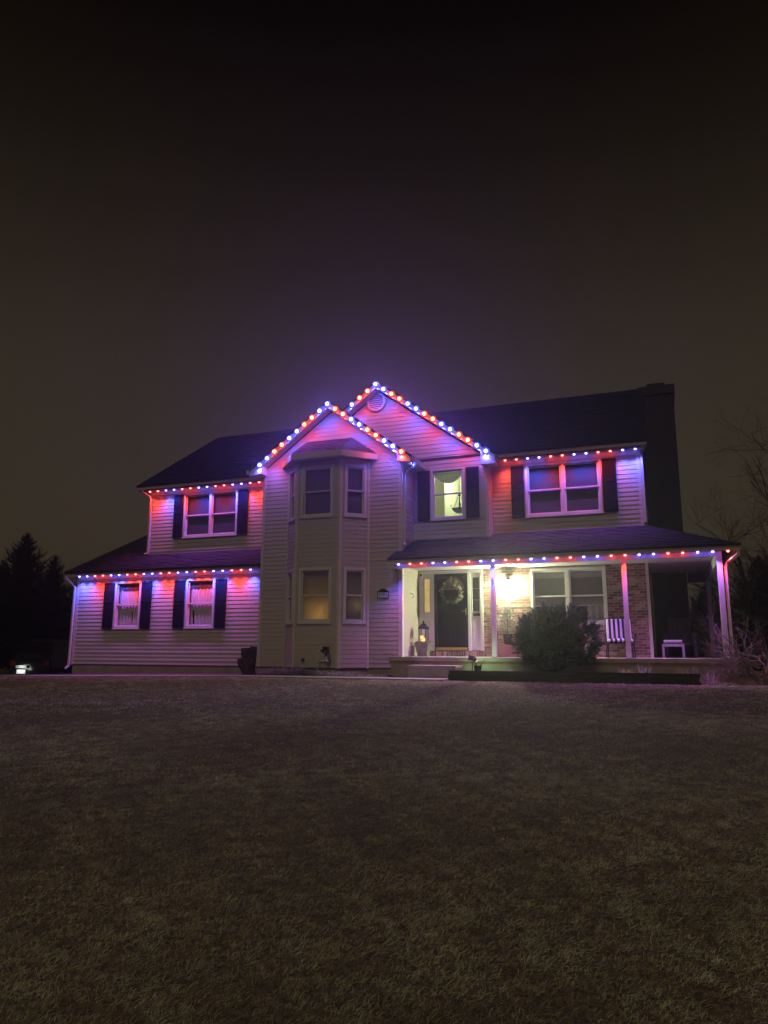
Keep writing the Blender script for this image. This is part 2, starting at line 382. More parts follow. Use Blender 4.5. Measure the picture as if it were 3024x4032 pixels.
def window(T, s0, s1, z0, z1, units=1, back='shade', fw=.065, trim='trim', seed=0, rail=.5, closed=True, label=None):
    W = MB().ring(s0, s1, z0, z1, fw, -.040, .09, T).box(s0 - .015, s1 + .015, -.052, -.0405, z0 - .018, z0 + .012, T).build('window', trim, H, label=label)
    iw = (s1 - s0 - 2 * fw - (units - 1) * .08) / units
    for k in range(units):
        a = s0 + fw + k * (iw + .08); b = a + iw; zm = z0 + fw + (z1 - z0 - 2 * fw) * rail
        if k: MB().box(a - .079, a - .001, -.030, .085, z0 + fw + .001, z1 - fw - .001, T).build('mullion', trim, W)
        MB().ring(a + .002, b - .002, zm - .018, z1 - fw - .002, .036, .000, .028, T).build('sash', trim, W)
        MB().ring(a + .002, b - .002, z0 + fw + .002, zm + .018, .036, .030, .058, T).box(a + .03, b - .03, .012, .0295, zm - .022, zm + .010, T).build('sash', trim, W)
        MB().box(a + .03, b - .03, .012, .016, zm + .012, z1 - fw - .03, T).build('pane', 'glass', W)
        MB().box(a + .03, b - .03, .042, .046, z0 + fw + .03, zm - .012, T).build('pane', 'glass', W)
        if back == 'shade': MB().box(a, b, .082, .086, z0 + fw + .0, z1 - fw, T).build('roller_shade', 'shade', W)
        elif back == 'curtain':
            g = (a + iw * .60, a + iw * .66, zm - .10) if seed != 2 else (a + iw * .14, a + iw * .19, zm - .2)
            curtain_mesh(T, a + .02, b, z0 + fw + .03, z1 - fw - .02, .088, 7, .018, g, seed).build('curtain', 'curtain', W, smooth=True)
            curtain_mesh(T, a, b, z1 - fw - .20, z1 - fw, .060, 9, .006, None, seed + 5, .012).build('valance', 'shade', W, smooth=True)
        elif back == 'blind':
            mb = MB(); z = z0 + fw + .03
            while z < z1 - fw: mb.add([(a + .01, .085, z), (b - .01, .085, z), (b - .01, .103, z + .027), (a + .01, .103, z + .027)], [(0, 1, 2, 3)], None, T); z += .0245
            mb.build('blind', 'blind', W, kind='stuff')
        elif back == 'half':
            MB().box(a, b, .075, .08, z0 + fw + (z1 - z0) * .30, z1 - fw - .19, T).build('roller_shade', 'shade2', W)
            MB().box(a, b, .070, .082, z1 - fw - .1895, z1 - fw, T).build('shade_valance', 'shadew', W)
            MB().box(a, b, .068, .086, z0 + fw + (z1 - z0) * .275, z0 + fw + (z1 - z0) * .2995, T).build('shade_bar', 'shadew', W)
            if k == 1: curtain_mesh(T, a + iw * .46, b, z0 + fw, z1 - fw - .5, .19, 3, .03, None, 3).build('curtain', 'curtain', W, smooth=True)
    if closed:
        d = .40 if back != 'blind' else .75
        MB().box(s0 + .04, s1 - .04, d, d + .02, z0 + .04, z1 - .04, T).box(s0 + .04, s0 + .06, .10, d, z0 + .04, z1 - .04, T).box(s1 - .06, s1 - .04, .10, d, z0 + .04, z1 - .04, T).box(s0 + .06, s1 - .06, .10, d, z0 + .04, z0 + .06, T).box(s0 + .06, s1 - .06, .10, d, z1 - .06, z1 - .04, T).build('reveal', 'dark', W)
    return W
def shutter(T, s0, s1, z0, z1):
    S = MB().ring(s0, s1, z0, z1, .045, -.062, -.030, T).box(s0 + .045, s1 - .045, -.060, -.024, (z0 + z1) / 2 - .035 + .12, (z0 + z1) / 2 + .035 + .12, T).box(s0 + .02, s1 - .02, -.034, -.0285, z0 + .02, z1 - .02, T).build('shutter', 'shutter', H)
    mb = MB(); z = z0 + .055; zm = (z0 + z1) / 2 + .12
    while z < z1 - .06:
        if not (zm - .06 < z < zm + .035): mb.add([(s0 + .046, -.056, z), (s1 - .046, -.056, z), (s1 - .046, -.036, z + .03), (s0 + .046, -.036, z + .03)], [(0, 1, 2, 3)], None, T)
        z += .031
    mb.build('louvres', 'shutter', S, kind='stuff')
def shingles(parent, T_pts, rows_fn, nrows, tab=.30, base=(.045, .043, .055)):
    """rows_fn(t) -> (left point, right point) at slope fraction t (0 eave .. 1 top)"""
    mb = MB()
    nrm = None
    for i in range(nrows):
        t0, t1 = i / nrows, min(1, (i + 1.12) / nrows)
        a0, b0 = map(Vector, rows_fn(t0)); a1, b1 = map(Vector, rows_fn(t1))
        if nrm is None:
            nrm = (b0 - a0).cross(a1 - a0).normalized()
            if nrm.z < 0: nrm = -nrm
        L = (b0 - a0).length
        if L < .05: continue
        cuts = [0.]; p = random.uniform(.05, tab)
        while p < L - .05: cuts.append(p / L); p += tab * random.uniform(.55, 1.15)
        cuts.append(1.)
        for u0, u1 in zip(cuts, cuts[1:]):
            h = .012 + random.choice((0, 0, .007)); gp = .004 / L
            c = random.uniform(.72, 1.3); cc = tuple(k * c for k in base)
            if random.random() < .2: cc = (cc[0] * 1.3, cc[1] * 1.15, cc[2])
            p0, p1 = a0.lerp(b0, u0 + gp), a0.lerp(b0, u1 - gp); q0, q1 = a1.lerp(b1, u0 + gp), a1.lerp(b1, u1 - gp)
            vs = [p0 + nrm * .001, p1 + nrm * .001, p0 + nrm * h, p1 + nrm * h, q1 + nrm * .003, q0 + nrm * .003]
            mb.add(vs, [(0, 1, 3, 2), (2, 3, 4, 5)], cc)
    return mb.build('shingles', 'shingle', parent, kind='stuff')
def slab(pts, th=.05):
    """closed slab from a planar polygon, thickness downwards"""
    mb = MB(); n = len(pts); v = [tuple(p) for p in pts] + [(p[0], p[1], p[2] - th) for p in pts]
    mb.add(v, [tuple(range(n)), tuple(range(2 * n - 1, n - 1, -1))] + [(i, i + n, (i + 1) % n + n, (i + 1) % n) for i in range(n)]); return mb
def gutter(pts_axis, x0, x1, yf, zt, m='cream'):
    MB().prism([(yf + .12, zt - .115), (yf + .03, zt - .115), (yf + .022, zt - .06), (yf, zt - .03), (yf, zt), (yf + .008, zt), (yf + .008, zt - .02), (yf + .12, zt - .02)], 'x', x0, x1).build('gutter', m, H)

# ---- foundation
for i, (x0, x1, y0) in enumerate(((XL + .02, TL, YW + .03), (TL + .02, TR - .02, .03))):
    box('foundation', 'found', H, x0, x1, y0, y0 + .3, -.6, ZS - .003 if i else ZS - .002)
MB().prism([(BAYL + .04, .03), (BFL + .03, -BD + .04), (BFR - .03, -BD + .04), (BAYR - .04, .03)], 'z', -.6, ZS - .004).build('foundation', 'found', H)

# ---- low wing
F0 = face_T(0, YW, 1, 0)
LLW = [(-8.76, -7.79, 1.22, 2.65), (-6.18, -5.19, 1.22, 2.65)]
wall(F0, XL + .08, TL, ZS, 2.86, LLW)
box('corner_board', 'cream', H, XL, XL + .09, YW - .028, YW + .06, ZS - .02, 2.84)
for k, h in enumerate(LLW):
    window(F0, *h, back='curtain', seed=1 + k)
    shutter(F0, h[0] - .40, h[0] - .04, h[2] - .01, h[3] - .03); shutter(F0, h[1] + .04, h[1] + .39, h[2] - .01, h[3] - .03)
box('side_wall', 'siding', H, XL + .001, XL + .1, YW + .061, 9, -.9, 2.9)
# ---- upper left and right walls
F1 = face_T(0, YU, 1, 0)
LUW = [(-7.19, -5.21, 4.07, 5.50)]; RUW = [(3.64, 5.59, 4.07, 5.50)]
wall(F1, XLU + .08, TL, 3.50, 5.64, LUW, zp=3.56); box('corner_board', 'cream', H, XLU, XLU + .09, YU - .028, YU + .06, 3.45, 5.62)
wall(F1, 2.75, XR - .08, 3.60, 5.64, RUW, zp=3.66); box('corner_board', 'cream', H, XR - .09, XR, YU - .028, YU + .06, 3.55, 5.62)
for h in LUW + RUW:
    window(F1, *h, units=2, back='shade')
    shutter(F1, h[0] - .37, h[0] - .03, h[2] + .01, h[3] - .03); shutter(F1, h[1] + .03, h[1] + .38, h[2] + .01, h[3] - .03)
# gable end walls of the main block and side return
for x in (XLU + .002, XR - .102):
    MB().prism([(YU + .061, 0 if x > 0 else 2.5), (9.4, 0 if x > 0 else 2.5), (9.4, 5.7), (5.38, 8.55), (YU + .061, 5.9)], 'x', x, x + .1).build('gable_end', 'siding', H)
# ---- second gable (behind the tower)
G2X, G2S = -.38, .722
def g2z(x): return 8.15 - G2S * abs(x - G2X)
FG = face_T(0, YG, 1, 0)
G2W = [(1.13, 2.09, 4.07, 5.50)]
wall(FG, TR - .4, 2.66, 3.40, 3.46 + CH * 18, G2W, zp=3.46)
wall(FG, 0, 0, 3.46 + CH * 18 + .0005, 7.88, zfn=lambda z: (max(-3.5, G2X - (7.90 - z) / G2S), min(2.66, G2X + (7.90 - z) / G2S)), zp=3.46 + CH * 18)
box('corner_board', 'cream', H, 2.65, 2.735, YG - .028, YG + .06, 3.5, 5.5)
wall(face_T(2.73, YG + .06, 0, 1), 0, .32, 3.5, 5.6, stuff=True, zp=3.56)
window(FG, *G2W[0], back='none', closed=False, trim='trim')
shutter(FG, .76, 1.10, 4.08, 5.46); shutter(FG, 2.13, 2.48, 4.08, 5.46)
# ---- tower
F2 = face_T(0, 0, 1, 0)
def g1z(x): return 7.20 - .74 * abs(x + 1.42)
wall(F2, TL + .08, BAYL + .02, ZS, ZS + CH * 47); wall(F2, BAYR - .02, TR - .08, ZS, ZS + CH * 47)
wall(F2, BAYL + .02, BAYR - .02, 5.2, ZS + CH * 47, zp=9)
wall(F2, 0, 0, ZS + CH * 47 + .0005, 7.12, zfn=lambda z: (max(TL, -1.42 - (7.15 - z) / .74), min(TR, -1.42 + (7.15 - z) / .74)), zp=ZS + CH * 47)
box('corner_board', 'cream', H, TL, TL + .085, -.028, .06, ZS - .01, 5.52); box('corner_board', 'cream', H, TR - .085, TR + .001, -.028, -.001, ZS + .28, 5.52)
FS = face_T(TR, 0, 0, 1)
wall(FS, .10, YU, .30, 5.6, stuff=True, zp=.46); box('corner_board', 'trim', H, TR + .0015, TR + .027, -.028, .10, .40, 5.5)
box('side_wall', 'siding', H, TL + .002, TL + .1, .062, 1.3, 2.9, 5.6)
# ---- bay
TBF = face_T(0, -BD, 1, 0)
wl = math.hypot(BFL - BAYL, BD); wr = math.hypot(BAYR - BFR, BD)
TBL = face_T(BAYL, 0, BFL - BAYL, -BD); TBR = face_T(BFR, -BD, BAYR - BFR, BD)
BW = [(-2.04, -1.10, 1.29, 2.72), (-2.04, -1.10, 4.07, 5.48)]
wall(TBF, BFL + .05, BFR - .05, ZS, 5.62, BW, stuff=True)
for T, w_ in ((TBL, wl), (TBR, wr)):
    hs = [(.11, w_ - .09, 1.29, 2.72), (.11, w_ - .09, 4.07, 5.48)]
    wall(T, .04, w_ - .04, ZS, 5.62, hs, stuff=True)
    for k, h in enumerate(hs): window(T, *h, back='blind' if k == 0 else 'shade', seed=4)
    MB().box(-.01, .05, -.026, .02, ZS - .02, 5.6, T).box(w_ - .05, w_ + .01, -.026, .02, ZS - .02, 5.6, T).build('corner_board', 'cream', H)
for x in (BFL, BFR): box('corner_board', 'cream', H, x - .05 if x == BFR else x - .015, x + .015 if x == BFR else x + .05, -BD - .030, -BD + .02, ZS - .021, 5.6)
window(TBF, *BW[0], back='blind'); window(TBF, *BW[1], back='shade')
# bay roof
oz, ez = .22, 5.80
el = [(BAYL - .24, -.001), (BFL - .10, -BD - oz), (BFR + .10, -BD - oz), (BAYR + .24, -.001)]
tp = [(-2.19, -.001, 6.35), (-.84, -.001, 6.35)]
rb = MB()
rb.add([(el[0][0], el[0][1], ez), (el[1][0], el[1][1], ez), (el[2][0], el[2][1], ez), (el[3][0], el[3][1], ez), tp[0], tp[1]], [(1, 2, 5, 4), (2, 3, 5), (0, 1, 4), (0, 4, 5, 3), (0, 3, 2, 1)])
BR_ = rb.build('bay_roof', 'slate', H)
shingles(BR_, None, lambda t: (Vector((*el[1], ez)).lerp(Vector(tp[0]), t), Vector((*el[2], ez)).lerp(Vector(tp[1]), t)), 7)
shingles(BR_, None, lambda t: (Vector((*el[2], ez)).lerp(Vector(tp[1]), t), Vector((*el[3], ez)).lerp(Vector(tp[1]), t)), 7)
shingles(BR_, None, lambda t: (Vector((*el[0], ez)).lerp(Vector(tp[0]), t), Vector((*el[1], ez)).lerp(Vector(tp[0]), t)), 7)
for p, q in zip(el, el[1:]):
    d = math.hypot(q[0] - p[0], q[1] - p[1]); T = face_T(*p, q[0] - p[0], q[1] - p[1])
    MB().box(-.004, d + .004, -.012, .012, ez - .155, ez + .005, T).build('bay_fascia', 'trim' if q is el[3] else 'cream', H)
MB().prism([(el[0][0] + .02, -.002), (el[1][0] + .01, el[1][1] + .02), (el[2][0] - .01, el[2][1] + .02), (el[3][0] - .02, -.002)], 'z', ez - .145, ez - .13).build('bay_soffit', 'cream', H)

# ---- roofs
def zmain(y): return 5.80 + .6456 * (y - .95)
RM = slab([(-8.8, .95, 5.80), (6.74, .95, 5.80), (6.74, 5.38, 8.66), (-8.8, 5.38, 8.66)]).build('roof', 'slate', H)
slab([(-8.8, 5.38, 8.66), (6.74, 5.38, 8.66), (6.74, 9.8, 5.80), (-8.8, 9.8, 5.80)]).build('roof', 'slate', H)
shingles(RM, None, lambda t: ((-8.8, .95 + 4.43 * t, 5.80 + 2.86 * t), (6.74, .95 + 4.43 * t, 5.80 + 2.86 * t)), 36, tab=.4, base=(.014, .018, .042))
for sgn, xe in ((1, 3.01), (-1, -3.77)):
    ze = g2z(xe); r2 = slab([(G2X, .64, 8.15), (xe, .64, ze), (xe, 1.3, ze), (G2X, 4.75, 8.15)][::sgn]).build('roof', 'slate', H)
    shingles(r2, None, lambda t, xe=xe, ze=ze: ((xe + (G2X - xe) * t, .63, ze + (8.15 - ze) * t), (xe + (G2X - xe) * t, 1.25 + 3.4 * t, ze + (8.15 - ze) * t)), 28, base=(.014, .018, .042))
for sgn, xe in ((1, 1.0), (-1, -3.84)):
    zt = 7.38; ze = zt - .74 * abs(xe + 1.42); r1 = slab([(-1.42, -.33, zt), (xe, -.33, ze), (xe, 1.3, ze), (-1.42, 3.5, zt)][::sgn]).build('roof', 'slate', H)
    shingles(r1, None, lambda t, xe=xe, ze=ze, zt=zt: ((xe + (-1.42 - xe) * t, -.34, ze + (zt - ze) * t), (xe + (-1.42 - xe) * t, 1.25 + 2.2 * t, ze + (zt - ze) * t)), 20, base=(.014, .018, .042))
def rake(xa, za, xe, slope, yf, depth, ywall):
    for x1 in xe:
        z1 = za - slope * abs(x1 - xa)
        MB().prism([(xa, za - .055), (x1, z1 - .055), (x1, z1 - depth), (xa, za - depth)], 'y', yf, yf + .022).build('rake_board', 'trim', H)
        MB().prism([(xa, za - depth + .03), (x1, z1 - depth + .03), (x1, z1 - depth + .015), (xa, za - depth + .015)], 'y', yf + .0225, ywall).build('soffit', 'cream', H)
rake(-1.42, 7.38, (-3.82, .98), .74, -.325, .20, -.002)
rake(G2X, 8.15, (-3.75, 2.99), G2S, .645, .20, YG - .002)
for xa, xb, s in ((-3.82, -3.44, 1), (.98, .60, -1)):
    zt = 7.38 - .74 * abs(xb + 1.42) - .19
    MB().prism([(xa, zt - .27), (xb, zt - .22), (xb, zt), (xa, zt - .26)], 'y', -.322, -.001).build('eave_return', 'trim', H)
MB().prism([(2.99, 5.44), (2.60, 5.44), (2.60, 5.80), (2.99, 5.50)], 'y', .648, YG - .001).build('eave_return', 'trim', H)
# tower eave gutter on the right, with its downspout
MB().prism([(.88, 5.49), (.99, 5.49), (1.02, 5.60), (.88, 5.60)], 'y', -.30, YG - .01).build('gutter', 'trim', H)
MB().prism([(TR + .03, 5.47), (.88, 5.47), (.88, 5.485), (TR + .03, 5.485)], 'y', -.28, YG - .01).build('soffit', 'cream', H)
MB().prism([(-3.94, 5.49), (-3.80, 5.49), (-3.80, 5.61), (-3.94, 5.61)], 'y', -.30, .9).build('gutter', 'trim', H)
def spout(pts, r=.042, m='trim'): return MB().tube(pts, r, 4).build('downspout', m, H)
spout([(.92, .02, 5.50), (.90, .02, 5.42), (.74, .05, 5.31), (.675, .06, 5.22), (.675, .06, 3.36), (.72, .0, 3.28)])
# main eaves
for x0, x1 in ((-8.8, TL - .05), (2.95, 6.74)):
    gutter(None, x0, x1, .95, 5.795)
    box('fascia', 'cream', H, x0, x1, 1.071, 1.09, 5.62, 5.80); box('soffit', 'cream', H, x0 + .02, x1 - .02, 1.0905, YU - .002, 5.640, 5.652)
    box('frieze_board', 'cream', H, max(x0, XLU), min(x1, XR), YU - .034, YU - .022, 5.52, 5.638)
spout([(-8.62, 1.0, 5.68), (-8.60, 1.02, 5.60), (-8.47, 1.24, 5.46), (-8.44, 1.28, 5.38), (-8.46, 1.28, 3.66), (-8.50, 1.16, 3.60)])
spout([(6.66, 1.0, 5.68), (6.64, 1.05, 5.58), (6.60, 1.28, 5.50), (6.60, 1.28, 3.75)])
# low wing roof
RW = slab([(-10.5, -.09, 2.95), (TL + .0, -.09, 2.95), (TL, 1.34, 3.604), (XLU - .001, 1.34, 3.604), (XLU - .001, 4.9, 5.23), (-10.5, 4.9, 5.23)]).build('roof', 'slate', H)
shingles(RW, None, lambda t: ((-10.5, -.09 + 1.43 * t, 2.95 + .654 * t), (TL - .005, -.09 + 1.43 * t, 2.95 + .654 * t)), 11, base=(.022, .022, .038))
shingles(RW, None, lambda t: ((-10.5, 1.34 + 3.56 * t, 3.604 + 1.626 * t), (XLU - .01, 1.34 + 3.56 * t, 3.604 + 1.626 * t)), 27, base=(.022, .022, .038))
gutter(None, -10.52, TL - .06, -.085, 2.955)
box('fascia', 'cream', H, -10.5, TL - .01, .036, .055, 2.835, 2.94); box('soffit', 'cream', H, -10.48, TL - .01, .0555, YW - .002, 2.852, 2.864)
box('frieze_board', 'trim', H, XL, TL - .005, YW - .034, YW - .022, 2.74, 2.850)
spout([(-10.46, -.03, 2.85), (-10.46, 0, 2.76), (-10.36, .16, 2.60), (-10.31, .24, 2.50), (-10.315, .235, .12), (-10.33, .12, .03)])
# porch roof: front plane, right plane with hip
PE, PY = 2.865, -.67
def zp_(y): return PE + .41 * (y - PY)
RP = slab([(.46, PY, PE), (8.50, PY, PE), (6.56, 1.34, zp_(1.34)), (TR + .001, 1.34, zp_(1.34)), (TR + .001, -.001, zp_(0)), (.46, -.001, zp_(0))], .04).build('roof', 'slate', H)
slab([(8.50, PY, PE), (8.50, 4.6, PE), (6.56, 4.6, zp_(1.34)), (6.56, 1.34, zp_(1.34))], .04).build('roof', 'slate', H)
def porow(t):
    y = PY + 2.01 * t; z = PE + .824 * t; return ((.46 if y < 0 else TR + .005, y, z), (8.50 - 1.94 * t, y, z))
shingles(RP, None, porow, 15, base=(.022, .024, .042))
shingles(RP, None, lambda t: ((8.50 - 1.94 * t, PY + 2.01 * t, PE + .824 * t), (8.50 - 1.94 * t, 4.6, PE + .824 * t)), 15, base=(.02, .02, .03))
gutter(None, .44, 8.50, -.665, 2.87)
MB().prism([(8.37, 2.755), (8.47, 2.755), (8.50, 2.87), (8.37, 2.87)], 'y', -.55, 4.6).build('gutter', 'cream', H)
box('fascia', 'cream', H, .47, 8.36, -.544, -.525, 2.745, 2.85); box('soffit', 'cream', H, .48, 8.36, -.5245, -.31, 2.762, 2.772)
box('beam', 'trim', H, .57, 8.13, -.31, -.20, 2.66, 2.761); box('beam', 'trim', H, 8.02, 8.13, -.199, 4.3, 2.50, 2.75); box('beam', 'dchair', H, 7.56, 8.01, 4.15, 4.28, 2.48, 2.75)
box('porch_ceiling', 'trim', H, .64, 8.01, -.199, 4.14, 2.752, 2.765)
for x in (3.0, 6.03, 8.02):
    P_ = box('post', 'trim', H, x, x + (.105 if x < 8 else .11), -.31, -.205, .47, 2.659)
    box('post_base', 'alum', P_, x - .006, x + .112, -.318, -.198, .452, .4695)
box('post', 'trim', H, 8.02, 8.12, 4.16, 4.27, .47, 2.49)
spout([(8.44, -.60, 2.76), (8.44, -.58, 2.66), (8.36, -.45, 2.60), (8.24, -.27, 2.52), (8.19, -.23, 2.42), (8.19, -.23, .5), (8.19, -.30, .42)])
# porch floor, edge board and base
box('porch_floor', 'concrete', H, .44, 8.30, -.50, YU, .36, .45)
box('porch_edge', 'wood', H, .46, 8.28, -.485, -.44, .30, .359); box('porch_base', 'found', H, .50, 8.24, -.47, -.38, -.4, .2995); box('porch_floor', 'concrete', H, 6.58, 8.30, YU + .001, 4.6, .36, .449); box('porch_base', 'found', H, 8.16, 8.24, -.379, 4.6, -.4, .355)
# ---- brick wall with door and window
DU = (.66, 2.43, .60, 2.735); BWn = (3.69, 5.58, 1.27, 2.70)
mb = MB(); ss = [TR + .002, DU[0], DU[1], BWn[0], BWn[1], XR + .0]; zz = [.45, .62, 1.30, 2.68, 2.751]
for a, b in zip(ss, ss[1:]):
    for c, d in zip(zz, zz[1:]):
        if a >= DU[0] and b <= DU[1] and c >= .61 : continue
        if a >= BWn[0] and b <= BWn[1] and 1.29 < c < 2.67: continue
        mb.box(a, b, YU, YU + .1, c, d)
BWALL = mb.build('brick_wall', 'mortar', H)
bl, bh, gp = .1955, .0557, .0120
spots = []
for r_ in range(34):
    z0 = .452 + r_ * (bh + gp)
    if z0 + bh > 2.752: break
    x = TR + .03 - (.104 if r_ % 2 else 0)
    while x < XR:
        a, b = max(x, TR + .02), min(x + bl, XR - .045); x += bl + gp
        if b - a < .03: continue
        def cut(h, a, b):
            if z0 + bh <= h[2] + .01 or z0 >= h[3] - .01: return [(a, b)]
            return [s for s in ((a, min(b, h[0])), (max(a, h[1]), b)) if s[1] - s[0] > .03]
        for a2, b2 in cut((DU[0], DU[1], .455, DU[3]), a, b):
            for a3, b3 in cut((BWn[0], BWn[1], BWn[2] - .115, BWn[3]), a2, b2): spots.append((a3, b3, z0, z0 + bh))
# soldier sills under door unit and window
x = DU[0]
while x < DU[1] - .03: spots.append((x, min(x + .057, DU[1]), .462, .594)); x += .0675
x = BWn[0]
while x < BWn[1] - .03: spots.append((x, min(x + .057, BWn[1]), BWn[2] - .108, BWn[2] - .002)); x += .0675
cx_, cy_ = 6.844, -17.67
full = [s for s in spots if s[1] - s[0] > .19]; full.sort(key=lambda s: -(s[0] + 0 * s[2]))
single = set(full[:290]); bme = {}
brc = [(.23, .135, .10), (.29, .18, .135), (.18, .105, .085), (.32, .21, .16), (.13, .085, .075), (.25, .15, .115), (.36, .26, .20), (.20, .12, .095), (.44, .34, .28)]
mass = MB()
bm_ = MB().box(-bl / 2 + .001, bl / 2 - .001, -.012, .02, 0, bh); bme_m = bpy.data.meshes.new('brick'); bme_m.from_pydata(bm_.v, [], bm_.f)
for s in spots:
    if s in single:
        link('brick', bme_m, 'brick', BWALL, loc=((s[0] + s[1]) / 2, YU + random.uniform(-.003, .002), s[2]))
    else:
        k = random.uniform(.8, 1.2); c = random.choice(brc); d = random.uniform(-.003, .002)
        mass.box(s[0] + .001, s[1] - .001, YU - .012 + d, YU + .02, s[2], s[3], c=tuple(q * k for q in c))
mass.build('bricks', 'brick2', BWALL, kind='stuff')
box('corner_trim', 'cream', H, XR - .042, XR + .03, YU - .03, YU + .08, .452, 2.75)
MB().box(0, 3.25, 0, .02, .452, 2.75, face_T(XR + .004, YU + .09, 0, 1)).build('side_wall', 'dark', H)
window(F1, *BWn, units=2, back='half', fw=.06)
# door unit
fr = MB().box(DU[0], DU[1], -.03, .06, DU[3] - .085, DU[3], F1)
for a, b in ((DU[0], DU[0] + .10), (.985, 1.085), (2.015, 2.09), (DU[1] - .07, DU[1])): fr.box(a, b, -.03, .06, DU[2], DU[3] - .0855, F1)
DUO = fr.build('door_frame', 'trim', H)
MB().box(DU[0], DU[1], -.028, -.0125, DU[3] + .003, DU[3] + .018, F1).build('drip_cap', 'black', DUO)
for a, b, g, lit in ((.7605, .9845, (.84, 1.005), True), (2.0905, 2.3595, (2.155, 2.335), False)):
    S_ = MB(); ga, gb = (a + .035, b - .03) if lit else (a + .045, b - .045); gz0, gz1 = 1.63, 2.53
    S_.box(a, ga, 0, .05, DU[2] + .001, DU[3] - .086, F1).box(gb, b, 0, .05, DU[2] + .001, DU[3] - .086, F1).box(ga, gb, 0, .05, DU[2] + .001, gz0, F1).box(ga, gb, 0, .05, gz1, DU[3] - .086, F1)
    S_.ring(ga + .02, gb - .02, .74, 1.34, .022, -.008, -.0005, F1).ring(ga - .012, gb + .012, gz0 - .012, gz1 + .012, .0118, -.010, -.0005, F1)
    SL_ = S_.build('sidelight', 'trim', H)
    for k in range(3):
        z0 = gz0 + k * .30; MB().box(ga, gb, .02, .024, z0 + .008, z0 + .292, F1).build('pane', 'glass', SL_)
        if k: MB().box(ga + .001, gb - .001, .008, .03, z0 - .0075, z0 + .0075, F1).build('muntin', 'trim', SL_)
    MB().box(ga, gb, .045, .049, gz0, gz1, F1).build('curtain', 'amber' if lit else 'shade2', SL_)
    MB().box(a, b, .055, .06, DU[2], DU[3] - .09, F1).build('back_panel', 'dark', SL_)
D0, D1, Z0, Z1 = 1.087, 2.013, .605, 2.648
dr = MB().box(D0 + .04, D1 - .04, .055, .09, Z0, Z1, F1).ring(1.17, 1.50, .82, 1.38, .035, .046, .0548, F1).ring(1.59, 1.92, .82, 1.38, .035, .046, .0548, F1)
DOOR = dr.build('entry_door', 'door', H)
# half-round light in the door
fan = MB(); cx0, cz0, ra, rb2 = 1.60, 2.25, .265, .30; nseg = 18
for i in range(nseg):
    t0, t1 = math.pi * i / nseg, math.pi * (i + 1) / nseg
    fan.add([(cx0 + r * math.cos(t), d, cz0 + r * .98 * math.sin(t)) for d in (.042, .054) for t in (t0, t1) for r in (ra, rb2)], [(0, 1, 3, 2), (0, 2, 6, 4), (1, 5, 7, 3)], None, F1)
fan.box(cx0 - .30, cx0 + .30, .042, .054, cz0 - .03, cz0, F1)
fan.build('fan_light_frame', 'alum', DOOR)
fp = MB(); fp.add([(cx0, .050, cz0)] + [(cx0 + ra * math.cos(math.pi * i / nseg), .050, cz0 + ra * math.sin(math.pi * i / nseg)) for i in range(nseg + 1)], [(0, i + 1, i + 2) for i in range(nseg)], None, F1)
fp.build('pane', 'shade2', DOOR)
sd = MB().ring(D0, D1, Z0, Z1, .085, -.035, .0, F1).box(D0 + .085, D1 - .085, -.032, -.003, 1.60, 1.685, F1)
SD = sd.build('storm_door', 'door', H)
MB().box(D0 + .08, D1 - .08, -.016, -.012, 1.68, Z1 - .08, F1).build('pane', 'glass', SD); MB().box(D0 + .08, D1 - .08, -.016, -.012, Z0 + .08, 1.605, F1).build('pane', 'glass', SD)
MB().box(D0 + .03, D1 - .03, -.045, -.0355, Z0 + .012, Z0 + .085, F1).build('kick_plate', 'brass', SD)
MB().box(1.955, 1.975, -.05, -.0355, 1.54, 1.72, F1).tube([F1.inverted() @ F1 @ Vector((1.965, -.06, 1.645)), Vector((1.94, -.08, 1.645)), Vector((1.86, -.08, 1.645))], .010, 6, None, F1).build('door_handle', 'brass', SD)
# gable vent
gv = MB(); gT = face_T(0, YG, 1, 0); vx, vz, vr = -.48, 7.64, .285
for i in range(28):
    t0, t1 = 2 * math.pi * i / 28, 2 * math.pi * (i + 1) / 28
    gv.add([(vx + r * math.cos(t), d, vz + r * math.sin(t)) for d in (-.06, -.0195) for t in (t0, t1) for r in (vr - .055, vr)], [(0, 1, 3, 2), (1, 5, 7, 3), (0, 2, 6, 4)], None, gT)
GV = gv.build('gable_vent', 'trim', H)
fp = MB(); fp.add([(vx + (vr - .05) * math.cos(t * math.pi / 12), -.0215, vz + (vr - .05) * math.sin(t * math.pi / 12)) for t in range(24)], [tuple(range(24))], None, gT); fp.build('vent_back', 'shutter', GV)
for k in range(7):
    zc = vz - .195 + k * .062; hw = math.sqrt(max(.001, (vr - .06) ** 2 - (zc - vz) ** 2))
    MB().add([(vx - hw, -.055, zc - .008), (vx + hw, -.055, zc - .008), (vx + hw, -.055, zc + .002), (vx - hw, -.055, zc + .002), (vx + hw, -.024, zc + .028), (vx - hw, -.024, zc + .028)], [(0, 1, 2, 3), (3, 2, 4, 5)], None, gT).build('slat', 'trim', GV)
# chimney
CHM = MB().box(6.62, 7.55, 4.6, 5.9, -.5, 8.15).box(6.57, 7.60, 4.55, 5.95, 8.151, 8.42).build('chimney', mat('chimney_siding', (.030, .030, .040), .8, var=.2, scale=4, stretch=(1, 1, 8)), H)
box('chimney_cap', 'black', CHM, 6.83, 7.33, 4.85, 5.6, 8.421, 8.60)
